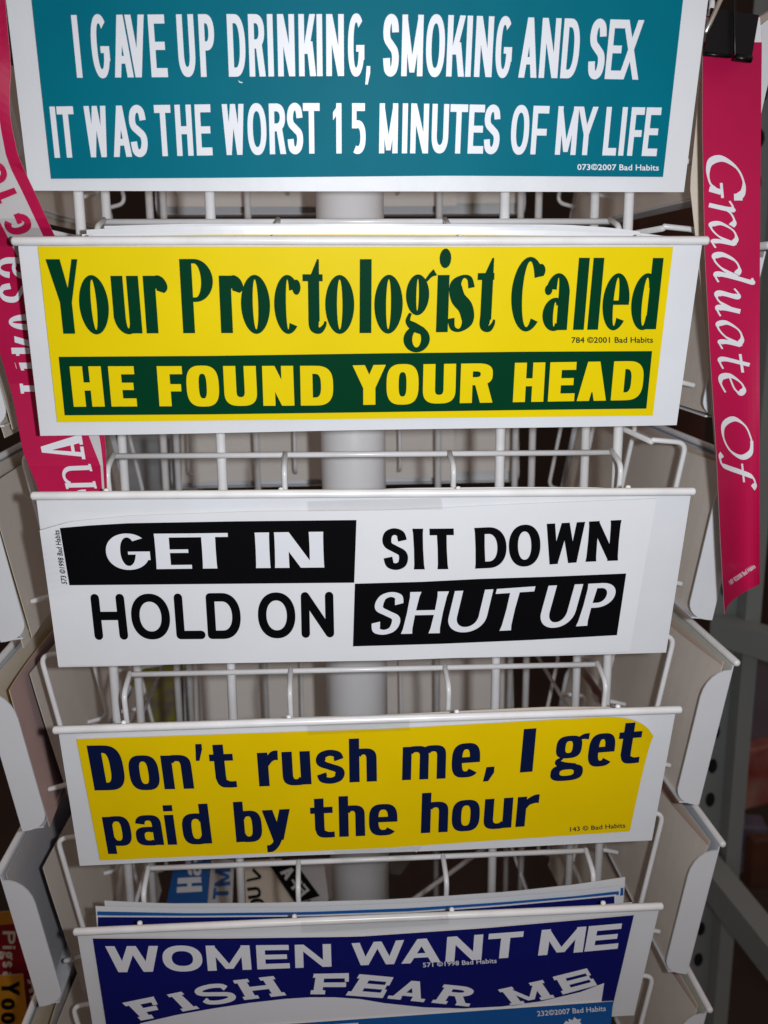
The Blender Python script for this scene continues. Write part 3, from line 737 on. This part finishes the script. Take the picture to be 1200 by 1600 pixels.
for ch, q in (('F', ((224,1594),(256,1588),(240,1557),(196,1566))), ('I', ((286,1580.5),(311,1576),(283,1549.5),(261,1554))),
              ('S', ((319,1572),(374,1564.5),(353,1534),(299,1543))), ('H', ((386,1562),(443,1555.5),(423,1525.5),(368,1531.5))),
              ('F', ((489,1553.5),(545,1554),(545,1520.5),(494,1521.5))), ('E', ((545,1555.5),(598,1559.5),(615,1527),(566,1522.5))),
              ('A', ((609,1560.5),(658,1565.5),(675,1535),(624,1531))), ('R', ((678,1567),(729,1572.5),(745,1543),(698,1538.5))),
              ('M', ((803,1571.5),(863,1559.5),(844,1532),(782,1545.5))), ('E', ((883,1553),(933,1539.5),(917,1513),(867,1525.5)))):
    p.letter(ch, q, dict(FS, h=.24 if ch in 'EF' else .2))
p.build('lettering', INKW, st); p = Print(S)
p.text('571 \u00a91998 Bad Habits', (661,1511.5), (776,1504.5), 7, .2)
p.build('lettering', INKW, st)
p = Print(S)
arc = [(219,1599),(275,1586),(331.6,1576),(390,1567),(446.6,1560.7),(485,1558.3),(523,1558.3),(562,1561),(601,1567.5),(662,1574),(723,1575.8),(784.6,1572.7),(846,1564.5),(907,1550),(944,1536),(940,1562.5)]
low = [(940,1575),(907,1580),(846,1590),(784,1597),(723,1604),(662,1612),(601,1620),(562,1624),(523,1628),(485,1632),(446,1636),(390,1640),(331,1644),(275,1648),(219,1652),(205,1652)]
for i in range(len(arc)-1): p.poly([arc[i], arc[i+1], low[::-1][i+1] if i+1 < len(low) else low[0], low[::-1][i]])
p.build('banner', INKW, st)
S6 = on_tray(3, lambda x, y: .0009)
st = empty('bumper_sticker', on_plane(700, 1620, tray_plane(3), TRN), 'bright blue sticker overlapping the foot of the indigo one, bottom edge of the picture', 'sticker')
quad_sheet('vinyl', S6, (250,1614), (958,1564.5), (951,1640), (260,1690), [SKYB, BACK, EDGE], st, 16, 4)
p = Print(S6); p.text('232\u00a92007 Bad Habits', (839.5,1588), (946.5,1579.5), 8, .3)
p.build('lettering', INKW, st); p = Print(S6)
p.poly([(880,1601),(884,1595),(889,1597),(888,1592),(895,1594),(897,1589),(902,1593),(908,1592),(906,1597),(910,1601)], 2)
p.poly([(480,1603),(520,1600.5),(560,1598),(560,1602),(520,1605)], 2)
p.build('splash_mark', INKW, st)

# ------------------------------------------------------------------ loose sheets standing in the front pockets
def loose(top, Y0, mats, label, group, drop=.07, lean=.012, left_lean=None, parent=None, cat='sticker', color_strip=None):
    """top: polyline of the sheet's upper edge in pixels, standing at depth Y0"""
    x0, x1 = top[0][0], top[-1][0]; N = 30
    pts = [at_y(lerp(x0, x1, i/N), poly(top, lerp(x0, x1, i/N)), Y0+.0015*math.sin(i*.35+x0)) for i in range(N+1)]
    root = pts[N//2]-Vector((0, 0, drop))
    def fn(u, v):
        i = min(int(u*N), N-1); t = u*N-i; q = lerp(pts[i], pts[i+1], t)
        return q+Vector((0, max(0, .0165-Y0)*v+.004*v, -drop*v)), Vector((0, -1, 0))
    o = sheet('bumper_sticker', fn, N, 4, .0003, mats, None)
    return tag(o, label, cat, group)
gA = 'loose stickers standing in the yellow and green pocket'
loose([(163,353),(300,349.5),(600,349.5),(880,351),(960,356),(1000,362)], .042, [PAPER, BACK, EDGE], 'white edged sheet at the very back of the stack above the yellow and green sticker', gA, lean=.02)
loose([(135,359),(200,355),(330,352.5),(600,353),(860,355),(1000,364),(1040,369)], .030, [PAPER, BACK, EDGE], 'second white sheet from the back behind the yellow and green sticker', gA, lean=.015)
loose([(128,366),(330,360),(600,358.5),(860,360),(1000,366),(1072,371)], .020, [PAPER, BACK, EDGE], 'white sheet in the middle of the stack behind the yellow and green sticker', gA, lean=.01)
loose([(85,371),(330,366.5),(520,366),(760,366.5),(1065,372)], .010, [YEL, BACK, EDGE], 'yellow sheet at the front of the stack just behind the second rod', gA, lean=.004)
loose([(600,764),(640,762.5),(800,761),(930,761.5),(985,764.5)], .008, [PAPER, BACK, EDGE], 'white sheet barely rising above the rod of the black and white pocket', 'loose stickers standing in the black and white pocket', lean=.003)
gB = 'loose stickers standing in the navy lettered pocket'
loose([(143,1132),(300,1127),(460,1121),(600,1117),(760,1109),(860,1104.5),(960,1104.5),(1036,1108)], .028, [CREAM, BACK, EDGE], 'cream backing sheet turned round behind the navy lettered yellow sticker', gB, lean=.015)
loose([(238,1136),(400,1131),(600,1125),(760,1117.5),(950,1109.5),(985,1110)], .013, [YEL2, BACK, EDGE], 'yellow sheet showing as a thin line above the rod of the navy lettered pocket', gB, lean=.006)
gC = 'loose blue stickers standing in the bottom pocket'
def blue(top, Y, m, label, border, lean=.012, edge=None):
    o = loose(top, Y, [m, BACK, EDGE], label, gC, lean=lean, drop=.07)
    if border:
        t0, t1, mm = border
        P_ = Print(lambda x, y, off=0.0: at_y(x, y, Y-.0012-off))
        xs = [lerp(top[0][0]+3, top[-1][0]-3, i/24) for i in range(25)]
        for a, b in zip(xs, xs[1:]): P_.poly([(a, poly(top, a)+t0), (b, poly(top, b)+t0), (b, poly(top, b)+t1), (a, poly(top, a)+t1)])
        P_.build('printed_band', mm, None and o or o)
    return o
def band(o):
    pass
blue([(163,1407.5),(260,1412),(420,1411),(600,1406),(700,1400),(800,1393),(900,1382),(977,1370.5)], .045, PAPER, 'rearmost white bordered blue sheet of the bottom pocket, rising at its right end', (16,28,SKYB), lean=.02)
blue([(149,1416),(300,1419),(480,1417),(640,1411),(780,1402),(900,1392),(970,1384)], .037, PAPER, 'white bordered sheet with a blue line in the bottom pocket', (8.0,14,SKYB), lean=.016)
blue([(150,1431),(300,1431.5),(480,1430),(640,1424.5),(780,1414.5),(900,1404),(963,1398)], .028, PAPER, 'white edged indigo sheet in the middle of the bottom pocket', (2.0,20,INDIGO), lean=.012)
blue([(128,1453),(200,1448.5),(320,1446.5),(480,1444),(640,1437),(780,1427.5),(900,1417),(988,1410)], .018, PAPER, 'bowed indigo sheet near the front of the bottom pocket', (2.0,9,INDIGO), lean=.008)
blue([(125,1455.5),(200,1452.5),(320,1451.5),(480,1449.5),(640,1443.5),(780,1434.5),(900,1424),(980,1417)], .010, PAPER, 'white sheet pressed against the rod of the bottom pocket', (2.2,6.5,INDIGO), lean=.004)

# ------------------------------------------------------------------ sheets in the side and back pockets (we see their paper backs)
def side_sheet(W, x0, x1, y0, ztop, h, mats, curl=(0, 0), drift=0.0, label='', group=''):
    def fn(u, v):
        x = lerp(x0, x1, u)
        c = curl[0]*max(0, 1-u*3)**2*(1-v*.6)+curl[1]*max(0, u*3-2)**2*(1-v*.5)
        y = y0+TB*v*.9+c+.002*math.sin(u*5+v*2)+drift*u
        a = W(x, y, ztop-h*v); b = W(x, y-1, ztop-h*v)
        return a, (b-a)
    o = sheet('bumper_sticker', fn, 24, 6, .0004, mats)
    return tag(o, label, 'sticker', group)
pos = {-2: 'above the picture', -1: 'topmost', 0: 'second', 1: 'third', 2: 'fourth', 3: 'fifth', 4: 'lowest'}
for k in range(-1, 5):
    lab = ['topmost tier', 'second tier', 'third tier', 'fourth tier', 'fifth tier', 'lowest tier'][k+1]
    W = SIDE['right', k]
    side_sheet(W, -.152, .146, .005, -.0015, .084, [SKYB if k % 2 else YEL, CREAM, EDGE], (0, 0), .0, 'outer paper backed sticker against the tray in the right hand %s' % lab, 'stickers in the right hand pockets')
    side_sheet(W, -.1545, .142, .010 if k != 3 else .011, -.003, .086, [MAG, BACK, EDGE], (-.0035, 0), .006, 'inner sticker showing its beige back in the right hand %s' % lab, 'stickers in the right hand pockets')
    W = SIDE['left', k]
    side_sheet(W, -.146, .153, .005, -.002, .084, [TEAL, GREY if k == 3 else BACK, EDGE], (0, 0), 0, 'outer paper backed sticker against the tray in the left hand %s' % lab, 'stickers in the left hand pockets')
    if k != 3:
        side_sheet(W, -.146, .149, .013, -.006, .086, [YEL, PINKB if k == 2 else BACK, EDGE], (0, .003), 0, '%s sticker with a curved near edge in the left hand %s' % ('pinkish backed' if k == 2 else 'beige backed', lab), 'stickers in the left hand pockets')
    side_sheet(W, -.140, (.152, .152, .154, .120, .139, .15)[k+1], (.012, .012, .012, .021, .024, .02)[k+1], -.008, .088, [INDIGO, BACK, EDGE], (0, -.002), 0, 'innermost beige backed sticker in the left hand %s' % lab, 'stickers in the left hand pockets')
    W = SIDE['back', k]
    side_sheet(W, -.150, .142, .008, -.001, .080, [YEL, PALEB, EDGE], (0, 0), 0, 'beige back of a sticker across the far side, %s' % lab, 'stickers in the far pockets')
    side_sheet(W, -.146+.05*(k % 2), .146, .018, -.006, .078, [MAG, PALEB, EDGE], (.002, .002), 0, 'nearer of the two stickers in the far pocket, %s' % lab, 'stickers in the far pockets')

# ------------------------------------------------------------------ magenta sticker hanging down at the left
LYD = [(-60,-.008),(100,-.004),(180,.000),(298,.006),(350,.010),(378,.020),(450,.030),(600,.038),(720,.036),(800,.018)]
def SL(x, y, off=0.0):
    tw = .00012*math.sin((y-60)/45.0)*(x-10) if y < 260 else 0
    return at_y(x, y, poly(LYD, y)+tw*.4-off)
Lr = [(-60,2),(0,8),(47,12),(90,16),(113,17),(146,15),(180,15.5),(206,20),(242,28),(264,37),(298,53),(370,86),(450,109),(560,135),(690,165),(727,166),(800,168)]
Lm2 = [(-60,-20),(0,-6),(47,-4),(90,-2),(113,-1),(146,-1.5),(180,-2),(206,2),(242,9),(264,17),(298,34),(370,68),(450,94),(560,124),(690,157),(727,161),(800,165)]
Lm1 = [(-60,-60),(0,-50),(100,-46),(206,-52),(298,-26),(347,0),(378,16),(450,52),(560,97),(690,142),(727,157),(800,162)]
Ll = [(-60,-110),(0,-100),(206,-112),(298,-92),(347,-74),(378,-60),(450,-30),(552,0),(625,21),(707,36),(767,61),(800,74)]
root = empty('bumper_sticker', SL(110, 765), 'magenta and pale grey sticker hanging twisted down the left edge', 'sticker')
def ribbon(name, A, B, m, parent, y0=-60, y1=800, lift=0.0, n=60, nu=4, th=.0004):
    def fn(u, v):
        y = lerp(y0, y1, v); return SL(lerp(poly(A, y), poly(B, y), u), y, lift), Vector((0, -1, 0))
    return sheet(name, fn, nu, n, th, m, parent)
ribbon('vinyl', Ll, Lr, [MAG, BACK, EDGE], root, nu=8)
ribbon('pale_band', Lm1, Lm2, [GREY, GREY, GREY], root, lift=.0003, th=.0001)
p = Print(lambda x, y, off=0.0: SL(x, y, off+.0002))
SF = dict(v=.15, h=.09, n=2.1, xh=.72, serif=.045, st=.08, d=.17, thin=.55)
for ch, q in (('e', ((152,792),(150,765),(112,765),(114,792))), ('n', ((151,761),(142,727),(94,729),(103,762))), ('A', ((133,714),(127,678),(62,690),(67,715)))):
    # reading upwards: BL BR TR TL with the letter's top towards the left
    BL, BR, TR, TL = q
    p.letter(ch, (BL, BR, TR, TL), dict(SF, xh=1.0) if ch in 'en' else SF, shear=0)
p.build('lettering', INKW, root); p = Print(p.surf)
for ch, y0, y1 in (('L',612,590),('i',576,566),('k',553,524),('e',516,491),('S',473,442),('a',436,402)):
    bx = 97-(600-(y0+y1)/2)*.22; tx = bx-65
    p.letter(ch, ((bx, y0), (bx-3, y1), (tx-3, y1), (tx, y0)), dict(SF, xh=.92 if ch in 'ea' else .9))
p.build('lettering', INKW, root)
p = Print(lambda x, y, off=0.0: SL(x, y, off+.0006))
HV = dict(v=.30, h=.25, n=2.2, d=.3, sv=.28)
for ch, q in (('N', ((78,398),(60,369),(22,377),(38,405))), ('G', ((54,360),(40,329),(2,342),(16,371))), ('T', ((29,306),(20,289),(-14,300),(-5,321))), ('O', ((15,283),(4,250),(-30,256),(-20,292)))):
    p.letter(ch, q, HV)
p.build('lettering', MAG, root); p = Print(p.surf)
for y0 in (3, 26, 45, 62, 82): p.poly([(-6, y0), (4, y0+2), (5, y0+9), (-6, y0+8)])
p.build('lettering', MAG, root)

# ------------------------------------------------------------------ magenta strip held by a binder clip at the right
RYD = [(-20,.030),(80,.028),(300,.022),(600,.020),(800,.018),(960,.016)]
Rl = [(25,1100),(85,1098),(200,1097.5),(400,1101.5),(560,1110),(700,1119),(850,1126),(940,1131),(960,1132.5)]
Rrr = [(25,1187),(66,1190.5),(300,1188),(500,1187),(700,1187),(915,1187.5),(960,1188)]
def SRr(x, y, off=0.0):
    xl, xr = poly(Rl, y), poly(Rrr, y); u = (x-xl)/(xr-xl)
    amt = max(0, (y-420)/500.0)**1.4
    return at_y(x, y, poly(RYD, y)+amt*.020*(math.sin(min(max(u, 0), 1)*2.3)-.15*u)-off)
root = empty('bumper_sticker', SRr(1150, 930), 'magenta sticker with white italic lettering hanging from a black clip at the right', 'sticker')
def fnr(u, v):
    yl, yr = lerp(25, 960, v), lerp(25, 913, v)
    y = lerp(yl, yr, u**.55); x = lerp(poly(Rl, y), poly(Rrr, y), u)
    return SRr(x, y), Vector((0, -1, 0))
sheet('vinyl', fnr, 12, 60, .0004, [MAG, BACK, PAPER], root)
p = Print(SRr); p.poly([(1099,27),(1187.5,27),(1190,66),(1098.6,66)], 1)
p.build('unprinted_end', PAPER, root)
p = Print(SRr)
NIB = .16
def calli(paths, quad, wd=NIB, W=.8, ang=math.radians(28), mn=.04):
    wd *= 1.22; mn *= 1.25
    BL, BR, TR, TL = [Vector(q) for q in quad]
    acc = []
    for i, pth in enumerate(paths):
        for pg in gnib(pth, wd, ang, mn):
            out = []
            for x, y in pg:
                q = (BL*(1-x/W)+BR*(x/W))*(1-y)+(TL*(1-x/W)+TR*(x/W))*y
                out.append((q.x, q.y))
            acc.append(out)
    p.merge(acc)
# each letter reads downwards: its foot is towards the left, its top towards the right
def box(y0, y1, xb0, xb1, h): return ((xb0, y0), (xb1, y1), (xb1+h, y1), (xb0+h, y0))
calli([[(1.0,.80),(.88,.93),(.62,.95),(.30,.78),(.08,.42),(.14,.12),(.38,.03),(.66,.08),(.80,.22)], [(1.0,.92),(1.0,.70)], [(.80,.06),(.88,.36)], [(.66,.37),(1.02,.40)]], box(243,308,1104,1105,60), .15, 1.0)
LA = [[(.80,.60),(.62,.68),(.34,.60),(.10,.30),(.14,.06),(.32,.06),(.60,.26),(.84,.62),(.74,.22),(.78,.06),(.98,.12)]]
calli([[(.10,.56),(.28,.64),(.36,.58),(.22,.02)], [(.26,.34),(.48,.58),(.72,.66),(.86,.58)]], box(309,350,1106,1108,60), .15, .8)
calli(LA, box(345,388,1108,1111,60), .15, 1.0)
calli([[(.66,.60),(.50,.68),(.26,.58),(.08,.28),(.12,.06),(.28,.06),(.52,.26),(.74,.62)], [(.78,1.0),(.90,.98),(.78,.60),(.66,.18),(.72,.05),(.90,.12)]], box(394,446,1113,1116,60), .15, 1.0)
calli([[(.02,.54),(.18,.64),(.26,.56),(.16,.18),(.24,.05),(.44,.14),(.68,.50)], [(.72,.66),(.60,.18),(.66,.05),(.86,.12)]], box(450,496,1116,1119,58), .16, .9)
calli(LA, box(500,546,1119,1122,57), .15, 1.0)
calli([[(.42,.86),(.34,.60),(.22,.18),(.30,.05),(.55,.13)], [(.05,.62),(.68,.66)]], box(551,583,1121,1123,57), .15, .7)
calli([[(.18,.30),(.52,.40),(.66,.54),(.54,.66),(.34,.60),(.12,.34),(.14,.09),(.34,.03),(.64,.14)]], box(582,616,1123,1126,56), .16, .7)
p.build('lettering', INKW, root); p = Print(SRr)
calli([[(.62,.98),(.26,.80),(.06,.42),(.20,.06),(.52,.02),(.86,.22),(1.04,.60),(.92,.92),(.62,.98)]], box(651,718,1128,1131,46), .13, 1.1, math.radians(35))
calli([[(.98,.98),(.86,1.08),(.68,.98),(.56,.60),(.44,.12),(.34,-.14),(.16,-.20),(.06,-.12)], [(.32,.62),(.82,.66)]], box(706,761,1133,1136,41), .15, .95, math.radians(28), .05)
p.build('lettering', INKW, root); p = Print(SRr)
p.text('107 \u00a92008 Bad Habits', (1142,914), (1181,887), 7, .2, up=(-.55,-.83))
p.build('lettering', INKW, root)
# cream sheet just behind it
def fnc(u, v):
    y = lerp(70, 895, v)
    xl = poly([(70,1097),(100,1096),(200,1087),(290,1078),(345,1084),(420,1092),(520,1103),(700,1117),(860,1126),(960,1133)], y)
    return at_y(lerp(xl, 1180, u), y, .050+.006*(1-u)), Vector((0, -1, 0))
tag(sheet('bumper_sticker', fnc, 6, 40, .0004, [CREAM, BACK, EDGE]), 'cream backing sheet peeping out left of the hanging magenta italic sticker', 'sticker')
# binder clip
clip = empty('binder_clip', at_y(1145, 50, .02), 'black binder clip gripping the top of the magenta italic sticker', 'clip')
def cl(x, y, d): return at_y(x, y, .0225+d)
def slabq(g, q, d0, d1):
    A_ = [cl(x, y, d0) for x, y in q]; B_ = [cl(x, y, d1) for x, y in q]; n = len(q)
    g.add(A_+B_, [tuple(range(n-1, -1, -1)), tuple(range(n, 2*n))]+[(i, (i+1) % n, (i+1) % n+n, i+n) for i in range(n)])
g = MB(); slabq(g, [(1110,12),(1186,23.5),(1175,88),(1149,85),(1145,83),(1141,88),(1099,86)], -.010, -.0012)
g.build('body', BLK_METAL, clip)
g = MB(); slabq(g, [(1110,12),(1186,23.5),(1176,85),(1101,83)], .010, .018); g.build('back_jaw', BLK_METAL, clip)
g = MB(); g.tube([cl(1149,89.5,-.011), cl(1174,93,-.011)], .0016, 10); g.tube([cl(1101,84,-.010), cl(1142,88,-.010)], .0009, 8); g.build('rolled_edge', BLK_METAL, clip, True)
g = MB(); g.tube(bend([cl(1103,50,-.016), cl(1115,24,-.016), cl(1130,-10,-.014), cl(1150,-50,-.010)], .004), .0011, 8, dome=True); g.build('wire_handle', STEEL, clip, True)
g = MB(); g.tube(bend([cl(1148.5,86,-.0125), cl(1148,40,-.0125), cl(1147,-10,-.012), cl(1146,-50,-.010)], .004), .0008, 8, dome=True); g.build('wire_handle', BLK_METAL, clip, True)

# ------------------------------------------------------------------ clear tape scraps
def tape(q, k, off, label):
    g = MB(); n = 10; pts = []
    for i in range(n+1):
        for j in range(3):
            u, v = i/n, j/2
            x = lerp(lerp(q[0][0], q[1][0], u), lerp(q[3][0], q[2][0], u), v); y = lerp(lerp(q[0][1], q[1][1], u), lerp(q[3][1], q[2][1], u), v)
            pts.append(on_plane(x, y, tray_plane(k, off+.0004*math.sin(i*2.1+j)), TRN))
    fs = [(i*3+j, i*3+j+1, i*3+j+4, i*3+j+3) for i in range(n) for j in range(2)]
    tag(link('clear_tape', pts, fs, TAPE), label, 'tape', 'scraps of clear tape on the trays')
tape([(470,1440),(700,1424),(702,1444),(472,1458)], 3, .0040, 'shiny clear tape wrapped over the lowest rod')
tape([(480,1133),(640,1125),(641,1141),(482,1148)], 2, .0040, 'clear tape on the rod above the navy lettering')
tape([(520,1330),(660,1322),(625,1368),(540,1352)], 2, .0022, 'loose clear tape hanging under the tray with navy lettering')
tape([(480,783),(690,778),(692,796),(482,799)], 1, .0030, 'clear tape above the black and white sticker')

# ------------------------------------------------------------------ stickers lying low inside the rack
def low(q, z, m, label):
    """q: four pixels on the level z"""
    P4 = [at_z(x, y, z) for x, y in q]
    def fn(u, v): return (P4[0]*(1-u)+P4[1]*u)*(1-v)+(P4[3]*(1-u)+P4[2]*u)*v, Vector((0, 0, 1))
    return sheet('bumper_sticker', fn, 6, 3, .0004, m), fn
def low_letters(q, z, items, m, parent, stl):
    P_ = Print(lambda x, y, off=0.0: at_z(x, y, z+.0003+off))
    for ch, qq in items: P_.letter(ch, qq, stl)
    P_.build('lettering', m, parent)
SB = dict(v=.24, h=.18, n=2.3, xh=.74, d=.26)
o, _ = low([(272,1352),(328,1344),(322,1440),(255,1440)], -.50, [SKYB, BACK, EDGE], ''); tag(o, 'blue sticker with white lettering lying low inside the rack, left of the pole', 'sticker')
low_letters(None, -.50, [('H', ((316,1393),(314,1370),(278,1372),(276,1395))), ('a', ((315,1368),(314,1350),(286,1352),(286,1369)))], INKW, o, SB)
o, _ = low([(330,1344),(366,1343),(362,1440),(322,1440)], -.502, [GREY, BACK, EDGE], ''); tag(o, 'pale sticker with blue capitals beside the blue one low inside the rack', 'sticker')
low_letters(None, -.502, [('T', ((358,1404),(357,1386),(334,1387),(332,1405))), ('M', ((360,1383),(360,1356),(336,1358),(335,1385)))], SKYB, o, SB)
o, _ = low([(372,1345),(440,1342),(475,1440),(378,1440)], -.504, [CREAM, BACK, EDGE], ''); tag(o, 'cream sticker with black capitals standing low behind the second post', 'sticker')
low_letters(None, -.504, [('U', ((409,1402),(406,1385),(386,1387),(388,1405))), ('O', ((414,1418),(411,1403),(390,1405),(392,1420))), ('V', ((404,1382),(412,1360),(396,1356),(384,1378)))], BLACK, o, SB)
o, _ = low([(418,1347),(458,1343),(500,1400),(462,1412)], -.499, [BLACK, BACK, EDGE], ''); tag(o, 'black banded sticker with pale lettering slanting low inside the rack', 'sticker')
low_letters(None, -.499, [('A', ((447,1376),(437,1363),(452,1351),(463,1364))), ('F', ((457,1391),(449,1379),(464,1367),(473,1379))), ('E', ((470,1402),(461,1391),(475,1380),(484,1391)))], GREY, o, SB)
o, _ = low([(455,1345),(525,1342),(541,1385),(520,1410),(500,1412)], -.506, [GREY, BACK, EDGE], '') if False else low([(452,1343),(522,1341),(542,1395),(490,1415)], -.506, [GREY, BACK, EDGE], ''); tag(o, 'blank greyish sticker low inside the rack next to the pole', 'sticker')

# ------------------------------------------------------------------ shop background, right: slotted steel shelving
shelf = empty('shelving_unit', at_y(1110, 1600, .60), 'grey green slotted steel shelving post and beams behind the rack at the right', 'shelving')
xa = at_y(1128, 1250, .60); x_l = xa.x
g = MB(); g.box((x_l-.030, .60, -1.0), (x_l+.0, .602, 1.0)); g.build('upright', GALV, shelf)
g = MB(); g.box((x_l, .575, -1.0), (x_l+.018, .602, 1.0)); g.build('upright', GALV, shelf)
for i in range(26):
    z = -.95+i*.045; g = MB()
    vs = [(x_l-.015+.006*math.cos(t*math.pi/5), .5995, z+.010*math.sin(t*math.pi/5)) for t in range(10)]
    g.add(vs+[(a, b+.001, c) for a, b, c in vs], [tuple(range(9, -1, -1))]+[(j, (j+1) % 10, (j+1) % 10+10, j+10) for j in range(10)]); g.build('slot', DARKH, shelf)
def beam(p0, p1, h, d):
    a = Vector(p0); b = Vector(p1); g = MB()
    n = (b-a).normalized(); s_ = Vector((n.y, -n.x, 0)).normalized()*d
    z = Vector((0, 0, -h)); vs = [a, b, b+s_, a+s_]; g.add(vs+[v+z for v in vs], [(0,1,2,3),(7,6,5,4),(0,4,5,1),(1,5,6,2),(2,6,7,3),(3,7,4,0)])
    g.build('beam', GALV, shelf)
b0 = at_y(1108, 1318, .60); b1 = at_y(1260, 1500, .42)
beam(b0, b1, .038, .03)
b0 = at_y(1108, 1318, .60)+Vector((0, 0, .30)); b1 = b0+Vector((.12, -.18, .0)); beam(b0, b1, .03, .03)
def boxy(name, px, py, Y, s, m, label, cat, rot=0, group=None):
    c = at_y(px, py, Y); g = MB(); g.box((-s[0]/2, 0, -s[2]/2), (s[0]/2, s[1], s[2]/2)); o = g.build(name, m)
    bv = o.modifiers.new('b', 'BEVEL'); bv.width = .004; bv.segments = 2
    o.location = c; o.rotation_euler = (0, 0, rot); return tag(o, label, cat, group)
REDM = mat('red_printed_card', (.22, .008, .008), .5, .4, var=.7, vscale=18, dirt=(.35, .25, .20))
BLUM = mat('blue_violet_card', (.035, .035, .09), .5, .4, var=.8, vscale=22, dirt=(.16, .14, .16))
LILAC = mat('faded_lilac_card', (.14, .12, .15), .6, .3, var=.5, vscale=8, dirt=(.07, .055, .06))
BRNM = mat('brown_card', (.10, .035, .02), .6, .3, var=.6, vscale=12, dirt=(.03, .015, .01))
boxy('packet', 1188, 1215, .85, (.07, .03, .10), REDM, 'red packet on the shelf behind, right edge', 'packet', .3)
boxy('packet', 1180, 1100, .88, (.10, .02, .16), LILAC, 'dull lilac card standing on the shelf behind the post', 'packet', .2)
boxy('packet', 1165, 1330, .80, (.06, .04, .08), BLUM, 'blue speckled packet low on the shelf behind', 'packet', -.2)
boxy('packet', 1200, 1350, .78, (.05, .04, .08), BRNM, 'brown packet at the right edge beside the blue speckled one', 'packet', .1)
boxy('packet', 1200, 640, 1.1, (.10, .05, .16), REDM, 'dark red packet beyond the hanging magenta italic sticker', 'packet', .1)
boxy('cardboard_box', 1085, 620, .95, (.05, .06, .30), BRNM, 'brown upright box glimpsed between the rack and the magenta italic sticker', 'box', .3)
boxy('cardboard_box', 1050, 330, .95, (.10, .06, .12), BRNM, 'brown box behind the rack at the upper right', 'box', .3)
# bright shop things seen through the left of the rack
MULTI = mat('speckled_foil_card', (.30, .30, .03), .3, .6, var=.9, vscale=45, dirt=(.12, .06, .22))
PALEG = mat('pale_grey_card', (.40, .43, .46), .5, .4, var=.2, vscale=12)
boxy('packet', 235, 1090, .62, (.10, .04, .20), MULTI, 'yellow and violet speckled packet glimpsed through the left of the rack', 'packet', 0)
boxy('packet', 250, 735, .66, (.085, .04, .08), PALEG, 'pale grey packet glimpsed through the left of the rack above the black and white tray', 'packet', 0)

# ------------------------------------------------------------------ lower left: hanging stickers behind the left trays
def hang(q, Y, m, label, letters, ink, stl):
    root = empty('bumper_sticker', at_y(q[3][0], q[3][1], Y), label, 'sticker', 'stickers hanging at the lower left')
    P4 = [at_y(x, y, Y) for x, y in q]
    def fn(u, v): return (P4[0]*(1-u)+P4[1]*u)*(1-v)+(P4[3]*(1-u)+P4[2]*u)*v, Vector((0, -1, 0))
    sheet('vinyl', fn, 6, 6, .0004, m, root)
    P_ = Print(lambda x, y, off=0.0: at_y(x, y, Y-.0006-off))
    for ch, qq in letters: P_.letter(ch, qq, stl)
    P_.build('lettering', ink, root)
def cwl(items, xb, h, slope=0.0):
    # text reading downwards, tops to the right
    return [(ch, ((xb+slope*(y0-items[0][1]), y0), (xb+slope*(y1-items[0][1]), y1), (xb+h+slope*(y1-items[0][1]), y1), (xb+h+slope*(y0-items[0][1]), y0))) for ch, y0, y1 in items]
ORG = mat('orange_print', (.45, .19, .012), .4, .4, var=.1, vscale=30)
RED2 = mat('red_print', (.24, .008, .02), .4, .4, var=.1, vscale=30)
hang([(-60,1430),(24,1423),(30,1443),(-60,1450)], .255, [ORG, BACK, EDGE], 'orange strip peeping above the red sticker at the lower left', [], ORG, SB)
hang([(-60,1446),(31,1437),(96,1640),(-40,1640)], .26, [RED2, BACK, EDGE], 'red sticker with pale lettering behind the lowest left tray', cwl([('P',1455,1475),('i',1478,1483),('g',1486,1500),('s',1502,1512),('a',1518,1530),('r',1532,1541)], 4, 20)+cwl([('A',1530,1552),('R',1556,1578),('E',1582,1600)], 42, 24, .18), CREAM, SB)
hang([(-60,1528),(36,1522),(48,1640),(-60,1640)], .245, [ORG, BACK, EDGE], 'orange sticker with black lettering at the bottom left corner', cwl([('Y',1533,1556),('o',1560,1578),('o',1582,1600)], 2, 28), BLACK, SB)
hang([(70,1560),(96,1556),(96,1640),(78,1640)], .262, [PINKB, BACK, EDGE], 'pink edged sticker end beside the red one at the lower left', [], ORG, SB)
